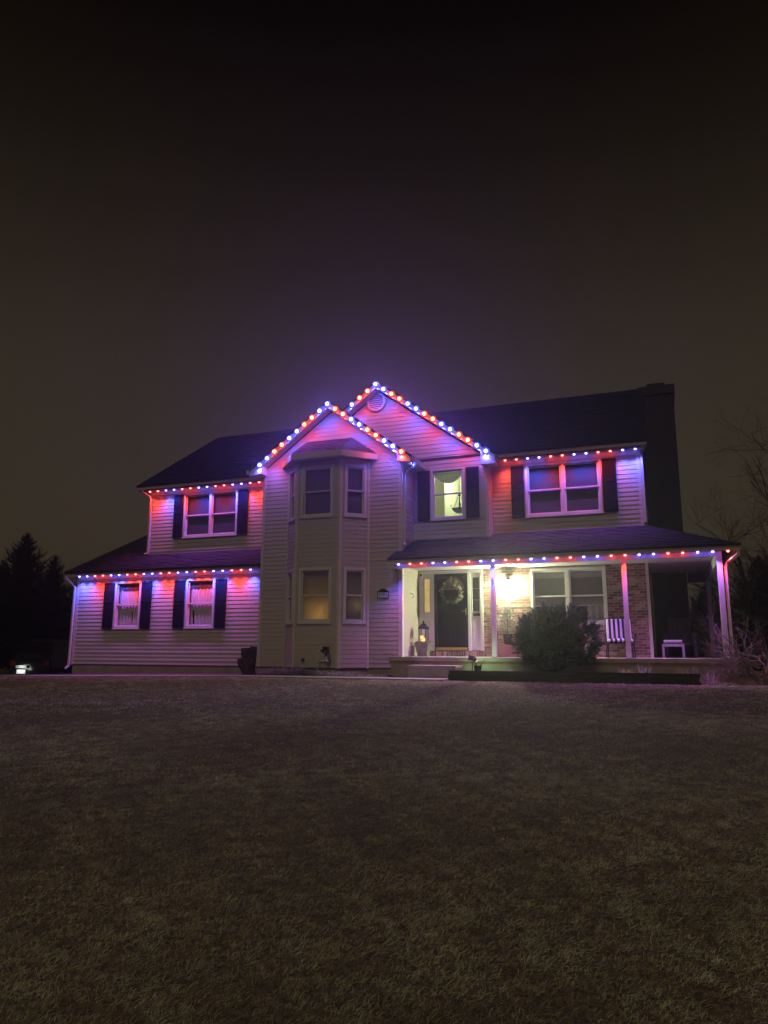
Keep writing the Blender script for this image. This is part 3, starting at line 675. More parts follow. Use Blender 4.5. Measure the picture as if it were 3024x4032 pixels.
# hooks and small fixtures on the walls
MB().tube([(TR + .022, .62, 2.09), (TR + .10, .60, 2.07), (TR + .12, .60, 2.0), (TR + .08, .60, 1.97)], .008, 5).build('wall_hook', 'black', H)
MB().tube([(3.05, -.312, 2.32), (3.05, -.36, 2.30), (3.08, -.38, 2.20), (3.06, -.35, 2.17)], .013, 5).build('post_hook', 'black', H)
MB().lathe([(.001, 0), (.04, .002), (.045, .03), (.03, .06), (.001, .07)], 10, Matrix.Translation((-1.87, -BD - .02, .36)) @ Matrix.Rotation(R(90), 4, 'X')).build('dryer_vent', 'black', H)
MB().box(.69, .74, -.06, -.0305, 2.60, 2.66, F1).build('doorbell_camera', 'black', H)
# lit upstairs room behind the second gable window
rm = MB(); x0, x1, y0, y1, z0, z1 = .5, 2.6, YG + .11, YG + 3.0, 3.55, 6.0
rm.box(x0, x0 + .05, y0, y1, z0, z1).box(x0 + .05, x1, y1, y1 + .05, z0, z1).box(x1, x1 + .05, y0, y1, z0, z1).box(x0 + .05, x1, y0 + .001, y1, z0 - .05, z0)
rm.box(x0 + .05, 1.14, y0 + 1.2, y1 - .01, z0, z1 - .01)
RM_ = rm.build('upstairs_room', 'wall_in', H)
box('room_ceiling', 'ceil_in', RM_, x0, x1 + .05, y0, y1 + .05, z1 + .001, z1 + .05)
sw = MB(); ns, nk = 24, 9; vs = []
for i in range(ns + 1):
    t = i / ns
    for k in range(nk):
        q = k / (nk - 1); dip = .07 + .30 * 4 * t * (1 - t) * (.35 + .65 * q) * .9
        vs.append((1.19 + .84 * t, YG + .10 + .05 * math.sin(q * 12 + t), 5.45 - .02 - q * dip))
sw.add(vs, [(i * nk + k, (i + 1) * nk + k, (i + 1) * nk + k + 1, i * nk + k + 1) for i in range(ns) for k in range(nk - 1)])
sw.build('swag_valance', 'valance', RM_, smooth=True)

# ------------------------------------------------------------------ chandelier seen through the window
ch = thing('chandelier', 'dark hanging bowl chandelier seen through the lit upstairs window', 'chandelier', (1.73, YG + .75, 4.36))
MB().lathe([(.02, .0), (.10, .02), (.17, .07), (.20, .12), (.19, .13), (.02, .13)], 18).build('bowl', 'blind', ch, smooth=True)
MB().lathe([(.195, .115), (.215, .12), (.215, .14), (.19, .14)], 18).build('rim', 'bronze', ch, smooth=True)
MB().tube([(0, 0, .13), (0, 0, .55)], .014, 8).lathe([(.01, .5), (.05, .52), (.02, .56)], 10).build('stem', 'bronze', ch)
for k in range(4):
    a = k * math.pi / 2 + .4; c_, s_ = math.cos(a), math.sin(a)
    MB().tube([(.04 * c_, .04 * s_, .50), (.07 * c_, .07 * s_, .38), (.13 * c_, .13 * s_, .24), (.19 * c_, .19 * s_, .14), (.25 * c_, .25 * s_, .20), (.22 * c_, .22 * s_, .25)], .008, 5).build('arm', 'bronze', ch)
MB().tube([(0, 0, .56), (.005, 0, .9), (0, 0, 1.70)], .007, 5).build('chain', 'bronze', ch)

# ------------------------------------------------------------------ strings of lights
icos = {}
def bulb_mesh(mk, r, squash):
    key = (mk, r, squash)
    if key not in icos:
        mb = MB(); mb.lathe([(.15 * r, -r * squash), (.6 * r, -.8 * r * squash), (.92 * r, -.4 * r * squash), (r, 0), (.92 * r, .4 * r * squash), (.6 * r, .8 * r * squash), (.15 * r, r * squash)], 8)
        m = bpy.data.meshes.new('bulb'); m.from_pydata(mb.v, [], mb.f); m.polygons.foreach_set('use_smooth', [True] * len(m.polygons)); m.materials.append(M[mk]); icos[key] = m
    return icos[key]
spots_ = {}
def light_string(label, pts, cols, r, big, axis, track=None):
    t = thing('light_string', label, 'string lights', pts[0], 0, 'red and blue light strings on the house')
    o = Vector(pts[0])
    cord = MB()
    for p, q in zip(pts, pts[1:]):
        p, q = Vector(p) - o, Vector(q) - o; m_ = (p + q) / 2 + Vector((0, 0, -.008)); off = Vector(axis) * .012
        cord.tube([p + off, m_ + off, q + off], .004, 4)
    cord.build('cord', 'black' if not big else 'trim', t)
    for p, c in zip(pts, cols):
        v = Vector(p) - o
        B = link('bulb', bulb_mesh('bulb_' + (c.upper() if big else c), r, .75 if not big else 1.), None, t, loc=v)
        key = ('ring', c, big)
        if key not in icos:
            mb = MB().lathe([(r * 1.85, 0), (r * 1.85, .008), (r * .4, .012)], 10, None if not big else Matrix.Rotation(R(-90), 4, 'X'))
            m = bpy.data.meshes.new('halo_ring'); m.from_pydata(mb.v, [], mb.f); m.materials.append(M['ring_' + c]); icos[key] = m
        link('halo_ring', icos[key], None, t, loc=v + (Vector((0, 0, r * .5)) if not big else Vector((0, .026, 0))))  # glowing ring put in as the bulb's halo, not a fixture part
        k2 = (c, big)
        if k2 not in spots_:
            L_ = bpy.data.lights.new('bulb_beam', 'SPOT'); L_.color = RED if c == 'r' else BLUE; L_.energy = (RAKE_W if big else EAVE_W) * (1.05 if c == 'r' else 1.8)
            L_.spot_size = R(112 if not big else 150); L_.spot_blend = 1.0; L_.shadow_soft_size = .025; spots_[k2] = L_
        lo = bpy.data.objects.new('bulb_beam', spots_[k2]); col.objects.link(lo); lo.parent = t; lo.location = v + Vector((0, 0, -r - .035))
        lo.rotation_euler = Vector((0, .08 if not big else .30, -1)).to_track_quat('-Z', 'Y').to_euler()
        if big:
            if ('f', c) not in spots_:
                L_ = bpy.data.lights.new('bulb_glow', 'SPOT'); L_.color = RED if c == 'r' else BLUE; L_.energy = GLOW_W * (.5 if c == 'r' else 3.0); L_.spot_size = R(160); L_.spot_blend = .5; L_.shadow_soft_size = .03; spots_[('f', c)] = L_
            lo = bpy.data.objects.new('bulb_glow', spots_[('f', c)]); col.objects.link(lo); lo.parent = t; lo.location = v + Vector((0, -r - .02, 0)); lo.rotation_euler = Vector((.3, -1, .15)).to_track_quat('-Z', 'Y').to_euler()
    return t
def lin(a, b, n): return [tuple(Vector(a).lerp(Vector(b), i / (n - 1))) for i in range(n)]
def pat(n, s): return [s[i % len(s)] for i in range(n)]
light_string('row of red and blue bulbs under the gutter of the low left wing', lin((-10.04, .10, 2.828), (-3.93, .10, 2.832), 21), pat(21, 'bbrr'), .030, False, (0, 0, 1))
light_string('row of red and blue bulbs under the upper left eave', lin((-8.40, 1.13, 5.614), (-4.37, 1.13, 5.614), 14), pat(14, 'rrbb'), .030, False, (0, 0, 1))
light_string('row of red and blue bulbs under the upper right eave by the chimney', lin((3.16, 1.13, 5.614), (6.46, 1.13, 5.614), 12), pat(12, 'rrbb'), .030, False, (0, 0, 1))
light_string('long row of red and blue bulbs under the porch gutter', lin((.70, -.47, 2.738), (8.25, -.47, 2.738), 26), pat(26, 'brrb'), .030, False, (0, 0, 1))
ga = lin((-3.48, -.368, 5.715), (-1.42, -.368, 7.265), 10); gb_ = lin((-1.42, -.368, 7.265), (.74, -.368, 5.70), 10)[1:]
light_string('bright red and blue bulbs along the peak of the nearer gable over the bay', ga + gb_ + [(.90, .05, 5.45)], list('bbrrbbrrbb') + list('rrbbrrbbr') + ['b'], .051, True, (0, 1, 0))
g2a = lin((-1.10, .60, 7.52), (-.38, .60, 8.04), 4); g2b = lin((-.38, .60, 8.04), (2.76, .60, 5.78), 14)[1:]
light_string('bright red and blue bulbs along the tallest peak of the rear gable', g2a + g2b, list('brrb') + list('brrbbrrbbrrbb'), .051, True, (0, 1, 0))

# ------------------------------------------------------------------ things on the walls and porch
t = thing('house_number_plaque', 'small house-shaped plaque reading 1101 on the siding', 'plaque', (.115, -.021, 1.93))
MB().box(-.155, .155, -.018, 0, 0, .022).box(-.155, -.138, -.018, 0, .0225, .155).box(.138, .155, -.018, 0, .0225, .155).build('frame', 'ink', t)
MB().prism([(-.175, .156), (.175, .156), (.12, .185), (.06, .235), (0, .25), (-.06, .235), (-.12, .185)], 'y', -.02, 0).build('crest', 'ink', t)
box('board', 'plaque', t, -.1375, .1375, -.010, 0, .0225, .1555)
for k, ch_ in enumerate('1101'):
    tx = bpy.data.curves.new('digit', 'FONT'); tx.body = ch_; tx.size = .115; tx.align_x = 'CENTER'; tx.align_y = 'CENTER'; tx.extrude = .0015; tx.offset = .0015
    d0 = bpy.data.objects.new('digit', tx); dm = d0.to_mesh().copy(); dm.name = 'digit'; bpy.data.objects.remove(d0)
    d = link('digit', dm, 'ink', t); d.location = (-.088 + .058 * k, -.0125, .088); d.rotation_euler = (R(90), 0, 0)
# wreath
wr_ = thing('wreath', 'green leafy wreath with yellow flowers hanging on the dark front door', 'wreath', (1.585, YU - .050, 2.135))
ringm = MB(); 
for k in range(3):
    ringm.tube([(.235 * math.cos(a) * (1 + .05 * math.sin(5 * a + k)), -.03 + .015 * math.sin(3 * a + 2 * k), .235 * math.sin(a) * (1 + .05 * math.cos(4 * a + k))) for a in [i * 2 * math.pi / 40 for i in range(41)]], .010, 5)
ringm.build('vine_ring', 'twig', wr_)
lv = MB(); r = random.Random(3)
def leaf(mb, p, d, L, wd, c, n=None):
    d = Vector(d).normalized(); s = d.cross(Vector((r.uniform(-1, 1), r.uniform(-1, 1), r.uniform(-1, 1)))).normalized() * wd; p = Vector(p)
    mb.add([p, p + d * L * .45 + s, p + d * L, p + d * L * .45 - s], [(0, 1, 2, 3)], c)
for i in range(330):
    a = r.uniform(0, 2 * math.pi); rr = r.gauss(.24, .035); p = (rr * math.cos(a), -.035 + r.uniform(-.03, .02), rr * math.sin(a))
    k = r.uniform(.6, 1.4); leaf(lv, p, (math.cos(a + r.uniform(-1.6, 1.6)), r.uniform(-.6, .1), math.sin(a + r.uniform(-1.6, 1.6))), r.uniform(.05, .10), r.uniform(.008, .02), (.055 * k, .080 * k, .035 * k))
lv.build('leaves', 'leafy', wr_, kind='stuff')
for a, rr in ((3.0, .31), (.35, .28), (-.4, .30), (-1.0, .27), (-1.9, .28), (1.1, .33), (2.2, .30), (-.75, .27), (2.75, .25), (1.0, .22)):
    fl = MB(); c0 = Vector((rr * math.cos(a), -.075, rr * math.sin(a)))
    for j in range(6): leaf(fl, c0, (math.cos(j * 1.05 + a), -.4, math.sin(j * 1.05 + a)), .055, .016, (.42, .30, .05))
    fl.build('flower', 'leafy', wr_)
box('hanger', 'brass', wr_, -.02, .01, -.025, -.018, .20, .44)
# wall sign on the sidelight
t = thing('door_sign', 'small black sign on the white panel right of the front door', 'sign', (2.245, YU - .0105, 1.51))
box('board', 'ink', t, -.088, .088, -.012, 0, 0, .066)
for k, (x0, x1) in enumerate(((-.072, -.048), (-.036, .072))): box('lettering', 'shade', t, x0, x1, -.0135, -.0121, .036, .046)
# porch lamp
t = thing('wall_lantern', 'glowing wall lantern on the brick between the door and the window', 'lamp', (3.12, YU - .013, 2.34))
MB().box(-.05, .05, -.02, 0, -.03, .15).tube([(0, -.02, .09), (0, -.08, .12), (0, -.12, .10)], .012, 6).build('bracket', 'black', t)
MB().lathe([(.01, .14), (.03, .12), (.085, .075), (.09, .06), (.03, .06)], 8, Matrix.Translation((0, -.13, 0))).build('cap', 'black', t)
MB().lathe([(.03, -.10), (.055, -.09), (.065, -.02), (.06, .058), (.02, .058)], 10, Matrix.Translation((0, -.13, 0))).build('lamp_glass', 'lampglow', t)
# planter with lantern
t = thing('stone_planter', 'carved square stone planter pot beside the front door', 'planter', (.94, .80, .45))
def sq(r0, r1, z0, z1): return [(-r0, -r0, z0), (r0, -r0, z0), (r0, r0, z0), (-r0, r0, z0), (-r1, -r1, z1), (r1, -r1, z1), (r1, r1, z1), (-r1, r1, z1)]
CF = [(3, 2, 1, 0), (4, 5, 6, 7), (0, 1, 5, 4), (1, 2, 6, 5), (2, 3, 7, 6), (3, 0, 4, 7)]
pb = MB().add(sq(.135, .14, 0, .04), CF).add(sq(.125, .175, .041, .27), CF).add(sq(.19, .20, .271, .30), CF).add(sq(.195, .205, .301, .345), CF); pb.build('pot', 'stone', t)
for sx in (-1, 1):
    MB().tube([(sx * (.075 + .045 * math.cos(a) * (1 - a / 11)), -.165 - .0, .16 + .05 * math.sin(a) * (1 - a / 11)) for a in [i * .45 for i in range(18)]], .012, 5).build('scroll', 'stone', t)
gl = MB(); r = random.Random(8)
for i in range(260):
    a = r.uniform(0, 6.28); rr = r.uniform(.02, .19); k = r.uniform(.6, 1.3)
    leaf(gl, (rr * math.cos(a), rr * math.sin(a), .34), (math.cos(a) * .8, math.sin(a) * .8, r.uniform(.1, .9)), r.uniform(.05, .13), .010, (.13 * k, .12 * k, .08 * k))
gl.build('foliage', 'leafy', t, kind='stuff')
t = thing('candle_lantern', 'black lantern with lit candles standing on the stone planter', 'lantern', (.94, .80, .815))
MB().box(-.105, .105, -.105, .105, 0, .025).build('base', 'black', t)
for sx in (-1, 1):
    for sy in (-1, 1): box('corner_post', 'black', t, sx * .105 - (.02 if sx > 0 else 0), sx * .105 + (.02 if sx < 0 else 0), sy * .105 - (.02 if sy > 0 else 0), sy * .105 + (.02 if sy < 0 else 0), .0255, .345)
MB().add(sq(.118, .118, .3455, .37), CF).add(sq(.116, .085, .3705, .42), CF).add(sq(.085, .055, .4205, .46), CF).add(sq(.05, .05, .4605, .485), CF).build('roof', 'black', t)
MB().lathe([(.008, .486), (.012, .50), (.032, .515), (.03, .53), (.004, .565)], 6).build('finial', 'black', t)
for x, y, h, rr in ((-.035, -.02, .15, .042), (.045, -.035, .085, .038), (.02, .045, .07, .036)):
    MB().lathe([(rr, .0256), (rr, .0256 + h), (rr * .5, .0256 + h - .006)], 12).build('candle', 'candle', t, loc=(x, y, 0))
tw = MB(); 
for i in range(14): a = r.uniform(0, 6.28); tw.tube([(.06 * math.cos(a), .06 * math.sin(a) - .03, .05), (.085 * math.cos(a + .5), .07 * math.sin(a + .5) - .03, .07 + r.uniform(0, .03))], .004, 3)
tw.build('twig_ring', 'dtwig', t)
# wooden riser with potted topiary
t = thing('wooden_riser', 'low stacked wooden plank box on the porch under the potted plant', 'box', (3.22, .72, .451))
for k in range(3): box('plank', 'wood', t, -.28, .28, -.30 + .002 * k, .30, k * .105, k * .105 + .098)
t = thing('plant_pot', 'black pot with a slim leafy shrub on the wooden riser', 'plant', (3.16, .80, .766))
MB().lathe([(.075, 0), (.10, .06), (.115, .22), (.125, .25), (.105, .25), (.10, .22)], 16).build('pot', 'black', t, smooth=True)
MB().tube([(0, 0, .2), (.01, 0, .5), (0, .01, .9)], [.014, .01, .005], 6).build('stem', 'dtwig', t)
lf = MB(); r = random.Random(21)
for i in range(620):
    z = r.uniform(.28, .95); w_ = .22 * math.sin(min(1, (z - .22) / .55) * math.pi * .55 + .35) * (1 if z < .6 else max(.12, (1.0 - z) / .4)); a = r.uniform(0, 6.28); rr = w_ * math.sqrt(r.random()); k = r.uniform(.5, 1.4)
    leaf(lf, (rr * math.cos(a), rr * math.sin(a), z), (math.cos(a), math.sin(a), r.uniform(-.1, 1.1)), r.uniform(.05, .10), .008, (.024 * k, .040 * k, .016 * k))
lf.build('foliage', 'leafy', t, kind='stuff')
# striped chair
t = thing('patio_chair', 'black metal patio chair with black and white striped cushions on the porch', 'chair', (5.86, .62, .451), R(7))
def pil(name, w_, h_, th, ns, T, parent, first):
    o_ = None
    for k in range(ns):
        a, b = -w_ / 2 + w_ * k / ns, -w_ / 2 + w_ * (k + 1) / ns; mb = MB(); vs = []; nu, nv = 4, 12
        for i in range(nu + 1):
            s = a + (b - a) * i / nu; e_ = 1 - abs(2 * s / w_) ** 6 * .5
            for j in range(nv):
                q = 2 * math.pi * j / nv; cq, sq_ = math.cos(q), math.sin(q)
                vs.append((s, math.copysign(abs(sq_) ** .7, sq_) * th / 2 * e_, math.copysign(abs(cq) ** .45, cq) * h_ / 2 * (1 - .03 * abs(2 * s / w_) ** 4)))
        mb.add(vs, [(i * nv + j, (i + 1) * nv + j, (i + 1) * nv + (j + 1) % nv, i * nv + (j + 1) % nv) for i in range(nu) for j in range(nv)] + ([tuple(range(nv))] if k == 0 else []) + ([tuple(range(nu * nv, nu * nv + nv))] if k == ns - 1 else []), None, T)
        if o_ is None: o_ = mb.build(name, 'white_fab' if (k + first) % 2 == 0 else 'navy_fab', parent, smooth=True)
        else: mb.build('stripe', 'white_fab' if (k + first) % 2 == 0 else 'navy_fab', o_, smooth=True)
pil('back_cushion', .56, .52, .12, 11, Matrix.Translation((0, .20, .665)) @ Matrix.Rotation(R(-14), 4, 'X'), t, 0)
pil('seat_cushion', .56, .54, .11, 11, Matrix.Translation((0, -.06, .395)) @ Matrix.Rotation(R(90), 4, 'X'), t, 0)
MB().box(-.30, .30, -.34, .24, .315, .335).build('seat_frame', 'black', t)
MB().tube([(-.29, .22, .33), (-.29, .33, .93), (.29, .33, .93), (.29, .22, .33)], .014, 6).build('back_frame', 'black', t)
for sx in (-1, 1):
    MB().tube([(sx * .28, -.30, .32), (sx * .30, -.36, 0)], .015, 6).build('leg', 'black', t); MB().tube([(sx * .28, .20, .32), (sx * .31, .30, 0)], .015, 6).build('leg', 'black', t)
    MB().tube([(sx * .30, .26, .62), (sx * .33, .0, .58), (sx * .34, -.28, .56), (sx * .34, -.36, .53), (sx * .34, -.33, .48), (sx * .34, -.30, .50)], .016, 6).tube([(sx * .335, -.2, .565), (sx * .30, -.26, .32)], .012, 6).build('armrest', 'black', t)
# ottoman and dark chair in the side porch
t = thing('ottoman', 'pale framed footstool with a cushion in the dark end of the porch', 'stool', (7.03, 1.0, .451))
for sx in (-1, 1):
    for y in (-.02, .38): box('leg', 'alum', t, sx * .22 - .025, sx * .22 + .025, y - .025, y + .025, 0, .33)
MB().box(-.195, .195, -.04, .40, .285, .333).build('frame', 'grey_fab', t)
def cushion(mb, x0, x1, y0, y1, z0, z1):
    zc, rr = (z0 + z1) / 2, (z1 - z0) / 2
    prof = [(y0 + rr - rr * math.sin(a), zc - rr * math.cos(a)) for a in [i * math.pi / 6 for i in range(7)]] + [(y1 - rr + rr * math.sin(a), zc + rr * math.cos(a)) for a in [i * math.pi / 6 for i in range(7)]]
    return mb.prism(prof, 'x', x0, x1)
cushion(MB(), -.20, .20, -.06, .40, .345, .42).build('cushion', 'grey_fab', t); cushion(MB(), -.205, .185, -.065, -.0405, .265, .335).build('front_roll', 'grey_fab', t)
t = thing('lounge_chair', 'dark wooden armchair in shadow behind the footstool', 'chair', (7.22, 2.0, .451))
for sx in (-1, 1):
    box('armrest', 'dchair', t, sx * .32 - .055, sx * .32 + .055, -.42, .32, .56, .59)
    for y in (-.36, .26): box('leg', 'dchair', t, sx * .32 - .03, sx * .32 + .03, y - .03, y + .03, 0, .559)
for k in range(5): MB().add([(-.27 + k * .11, .26, .30), (-.17 + k * .11, .26, .30), (-.17 + k * .11, .55, 1.0), (-.27 + k * .11, .55, 1.0), (-.27 + k * .11, .28, .30), (-.17 + k * .11, .28, .30), (-.17 + k * .11, .57, 1.0), (-.27 + k * .11, .57, 1.0)], CF).build('back_slat', 'dchair', t)
for k in range(5): box('seat_slat', 'dchair', t, -.285, .285, -.40 + k * .13, -.29 + k * .13, .33, .35)

# ------------------------------------------------------------------ front yard things
t = tag(MB().box(1.17, 2.31, -1.12, -.515, -.1, .20).box(1.15, 2.33, -1.15, -.505, .2005, .265).build('front_step', 'concrete'), 'single concrete step below the porch in front of the door', 'step')
t = thing('timber_edging', 'dark stacked timber retaining edge along the bed before the porch', 'edging', (4.9, -1.63, -.1))
for z, cuts in ((0, (-2.6, -.4, 1.1, 2.57)), (.10, (-2.6, -1.2, 1.6, 2.55)), (.20, (-2.58, .3, 2.57))):
    for a, b in zip(cuts, cuts[1:]): box('timber', 'timber', t, a + .004, b - .004, -.07 + random.uniform(-.008, .008), .07, z, z + (.097 if z < .2 else .075))
t = thing('timber_border', 'low dark timber lying at the right edge of the lawn', 'edging', (8.6, -1.45, -.14))
box('timber', 'timber', t, -.85, .9, -.07, .07, 0, .10); box('timber', 'timber', t, .905, 2.2, -.07, .07, 0, .10)
# stump
t = thing('tree_stump', 'dark three-pronged tree stump standing before the siding', 'stump', (-3.26, -.92, -.09))
st = MB()
def bumpy(pts, rad, mb, n=12, sd=0):
    rr = random.Random(sd); k0 = len(mb.v); mb.tube(pts, rad, n)
    for i in range(k0, len(mb.v)):
        x, y, z = mb.v[i]; s = .012; mb.v[i] = (x + rr.uniform(-s, s), y + rr.uniform(-s, s), z + rr.uniform(-s, s) * .5)
bumpy([(.02, 0, -.05), (.015, 0, .03), (.01, 0, .12), (0, 0, .25), (0, 0, .38), (-.02, 0, .45)], [.25, .20, .165, .165, .18, .13], st, 14, 1)
bumpy([(.03, .0, .22), (-.06, .0, .45), (-.105, 0, .60), (-.115, 0, .74)], [.13, .125, .12, .115], st, 12, 2)
bumpy([(.04, .02, .25), (.085, .02, .45), (.11, .02, .62), (.125, .02, .78)], [.12, .105, .095, .09], st, 12, 3)
bumpy([(-.03, -.02, .12), (-.14, -.03, .26), (-.22, -.03, .38), (-.255, -.03, .47)], [.12, .105, .09, .075], st, 12, 4)
st.build('trunk', 'bark', t, smooth=True)
for (x, y, z), rr in (((-.115, 0, .743), .105), ((.125, .02, .783), .082), ((-.257, -.03, .473), .066)): MB().lathe([(rr, 0), (rr * .98, .006)], 12).build('cut_face', 'cutwood', t, loc=(x, y, z))
# vent pipe with box
t = thing('drain_pipe', 'pale plastic pipe with a black pump box beside the bay', 'pipe', (-1.36, -.80, -.08))
MB().tube([(0, 0, 0), (0, 0, .60), (.01, 0, .645), (.05, 0, .665), (.13, 0, .67)], .022, 8).build('riser', 'pvc', t, smooth=True)
MB().tube([(.10, 0, .672), (.19, 0, .672)], .032, 8).box(.17, .31, -.05, .06, .60, .75).box(.16, .30, -.06, .07, .751, .775).tube([(.24, 0, .60), (.24, 0, .52)], .03, 8).build('pump_box', 'black', t)
MB().tube([(.25, 0, .53), (.25, 0, .435)], .026, 8).tube([(.10, 0, .42), (.31, 0, .42)], .022, 8).build('outlet', 'pvc', t)
MB().lathe([(.001, 0), (.018, .002), (.018, .006)], 10, Matrix.Translation((.245, -.052, .645)) @ Matrix.Rotation(R(90), 4, 'X')).build('gauge', 'plaque', t)
# solar spotlight and pot in the bed
t = thing('solar_spotlight', 'small solar spotlight on a stake shining on the porch edge', 'spotlight', (2.74, -1.22, .10))
MB().tube([(0, 0, 0), (0, 0, .26)], .012, 6).build('stake', 'black', t)
MB().box(-.075, .075, -.010, .010, -.055, .055, Matrix.Translation((-.01, -.03, .34)) @ Matrix.Rotation(R(-40), 4, 'X') @ Matrix.Rotation(R(14), 4, 'Y')).build('solar_panel', 'black', t)
MB().lathe([(.03, -.03), (.045, .03), (.01, .031)], 10, Matrix.Translation((.05, .03, .30)) @ Matrix.Rotation(R(-70), 4, 'X')).build('lamp_head', 'black', t)
MB().lathe([(.04, .033), (.02, .036)], 10, Matrix.Translation((.05, .03, .30)) @ Matrix.Rotation(R(-70), 4, 'X')).build('lens', 'spotglow', t)
ll = bpy.data.lights.new('spot_beam', 'SPOT'); ll.energy = 13; ll.color = (.60, 1.0, .50); ll.spot_size = R(110); ll.spot_blend = .8; ll.shadow_soft_size = .03
lo = bpy.data.objects.new('spot_beam', ll); col.objects.link(lo); lo.parent = t; lo.location = (.05, .09, .31); lo.rotation_euler = Vector((.10, .7, -.10)).to_track_quat('-Z', 'Y').to_euler()
def grow_twigs(mb, p, d, L, rad, lev, rr, twist=.5, split=(2, 3), n=4, shrink=.72, up=.1):
    p = Vector(p); d = Vector(d).normalized(); seg = 4; pts = [p]; rs = [rad]
    for i in range(seg):
        d = (d + Vector((rr.uniform(-1, 1), rr.uniform(-1, 1), rr.uniform(-1, 1) + up)) * twist * .5).normalized()
        p = p + d * L / seg; pts.append(p); rs.append(rad * (1 - .45 * (i + 1) / seg))
    mb.tube(pts, rs, n if lev > 1 else 3, cap=False)
    if lev <= 0: return
    for k in range(rr.randint(*split)):
        i = rr.randint(1, seg); q = pts[i]
        nd = (d + Vector((rr.uniform(-1, 1), rr.uniform(-1, 1), rr.uniform(-.8, 1))) * 1.0).normalized()
        grow_twigs(mb, q, nd, L * shrink * rr.uniform(.75, 1.15), rs[i] * .72, lev - 1, rr, twist, split, n, shrink, up)
t = thing('nursery_pot', 'small black pot with bare twigs beside the solar spotlight', 'plant', (2.86, -1.2, .10))
MB().lathe([(.07, 0), (.09, .17), (.095, .18), (.08, .18)], 14).build('pot', 'black', t, smooth=True)
mb = MB(); rr = random.Random(5)
for k in range(16): a = rr.uniform(0, 6.28); grow_twigs(mb, (.05 * math.cos(a), .05 * math.sin(a), .16), (math.cos(a) * .9, math.sin(a) * .6, .9), rr.uniform(.10, .22), .004, 1, rr, .5)
mb.build('twigs', 'twig', t, kind='stuff')
t = thing('ground_light', 'tiny black ground spotlight lying by the walkway near the step', 'spotlight', (.72, -1.15, -.02))
MB().box(-.08, .08, -.05, .05, .05, .066, Matrix.Rotation(R(20), 4, 'Y')).build('solar_panel', 'black', t); MB().tube([(0, 0, 0), (0, 0, .055)], .012, 6).build('stake', 'black', t)
# evergreen bush
t = thing('evergreen_bush', 'big rounded dark evergreen bush in front of the porch', 'bush', (4.56, -1.02, .06))
ctr = Vector((0, 0, .72)); rad3 = Vector((.98, .82, .80)); rr = random.Random(13)
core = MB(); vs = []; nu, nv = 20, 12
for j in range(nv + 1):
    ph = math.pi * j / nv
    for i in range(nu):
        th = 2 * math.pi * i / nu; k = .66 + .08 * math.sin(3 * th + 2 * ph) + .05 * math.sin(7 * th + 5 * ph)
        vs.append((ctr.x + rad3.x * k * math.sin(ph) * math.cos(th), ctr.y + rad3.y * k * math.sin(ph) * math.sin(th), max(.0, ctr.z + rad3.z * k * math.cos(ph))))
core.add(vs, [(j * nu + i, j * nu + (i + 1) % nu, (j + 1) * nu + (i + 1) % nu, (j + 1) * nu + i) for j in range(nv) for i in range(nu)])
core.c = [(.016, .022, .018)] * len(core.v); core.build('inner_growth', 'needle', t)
nd = MB()
def shoot(p, d, L, mb, rr, wn=.010, tone=1.):
    d = Vector(d).normalized(); p = Vector(p); a = d.orthogonal().normalized(); b = d.cross(a); k = rr.uniform(.75, 1.25) * tone; c = (.050 * k, .088 * k, .058 * k)
    m = int(L / .006)
    for i in range(m):
        t_ = i / m; th = i * 2.4 + rr.uniform(-.3, .3); o = p + d * L * t_; ln = .058 * (1 - .5 * t_)
        v = (a * math.cos(th) + b * math.sin(th)) * .85 + d * .75; s = v.cross(d).normalized() * wn * .5
        mb.add([o - s, o + s, o + v * ln], [(0, 1, 2)], c)
NC = 210
for i in range(NC):
    u = 1 - 1.72 * (i + .5) / NC + rr.uniform(-.05, .05); u = max(-.8, min(1, u)); th = i * 2.39996 + rr.uniform(-.25, .25); q = math.sqrt(1 - u * u); n_ = Vector((q * math.cos(th), q * math.sin(th), u))
    if n_.y > .55: continue
    k = rr.uniform(.70, .90) + .05 * math.sin(3 * th + 1) - (.10 if rr.random() < .12 else 0)
    if u < -.35: k *= .92
    p = ctr + Vector((n_.x * rad3.x * k, n_.y * rad3.y * k, n_.z * rad3.z * k)); p.z = max(p.z, .05)
    tone = rr.uniform(.6, 1.45)
    for j in range(rr.randint(8, 13)):
        d_ = n_ * .75 + Vector((rr.uniform(-.75, .75), rr.uniform(-.75, .75), rr.uniform(-.15, .95)))
        shoot(p + Vector((rr.uniform(-.05, .05), rr.uniform(-.05, .05), rr.uniform(-.04, .04))), d_, rr.uniform(.09, .20) * (1.25 if u > .6 else 1), nd, rr, .020, tone)
nd.build('foliage', 'needle', t, kind='stuff')
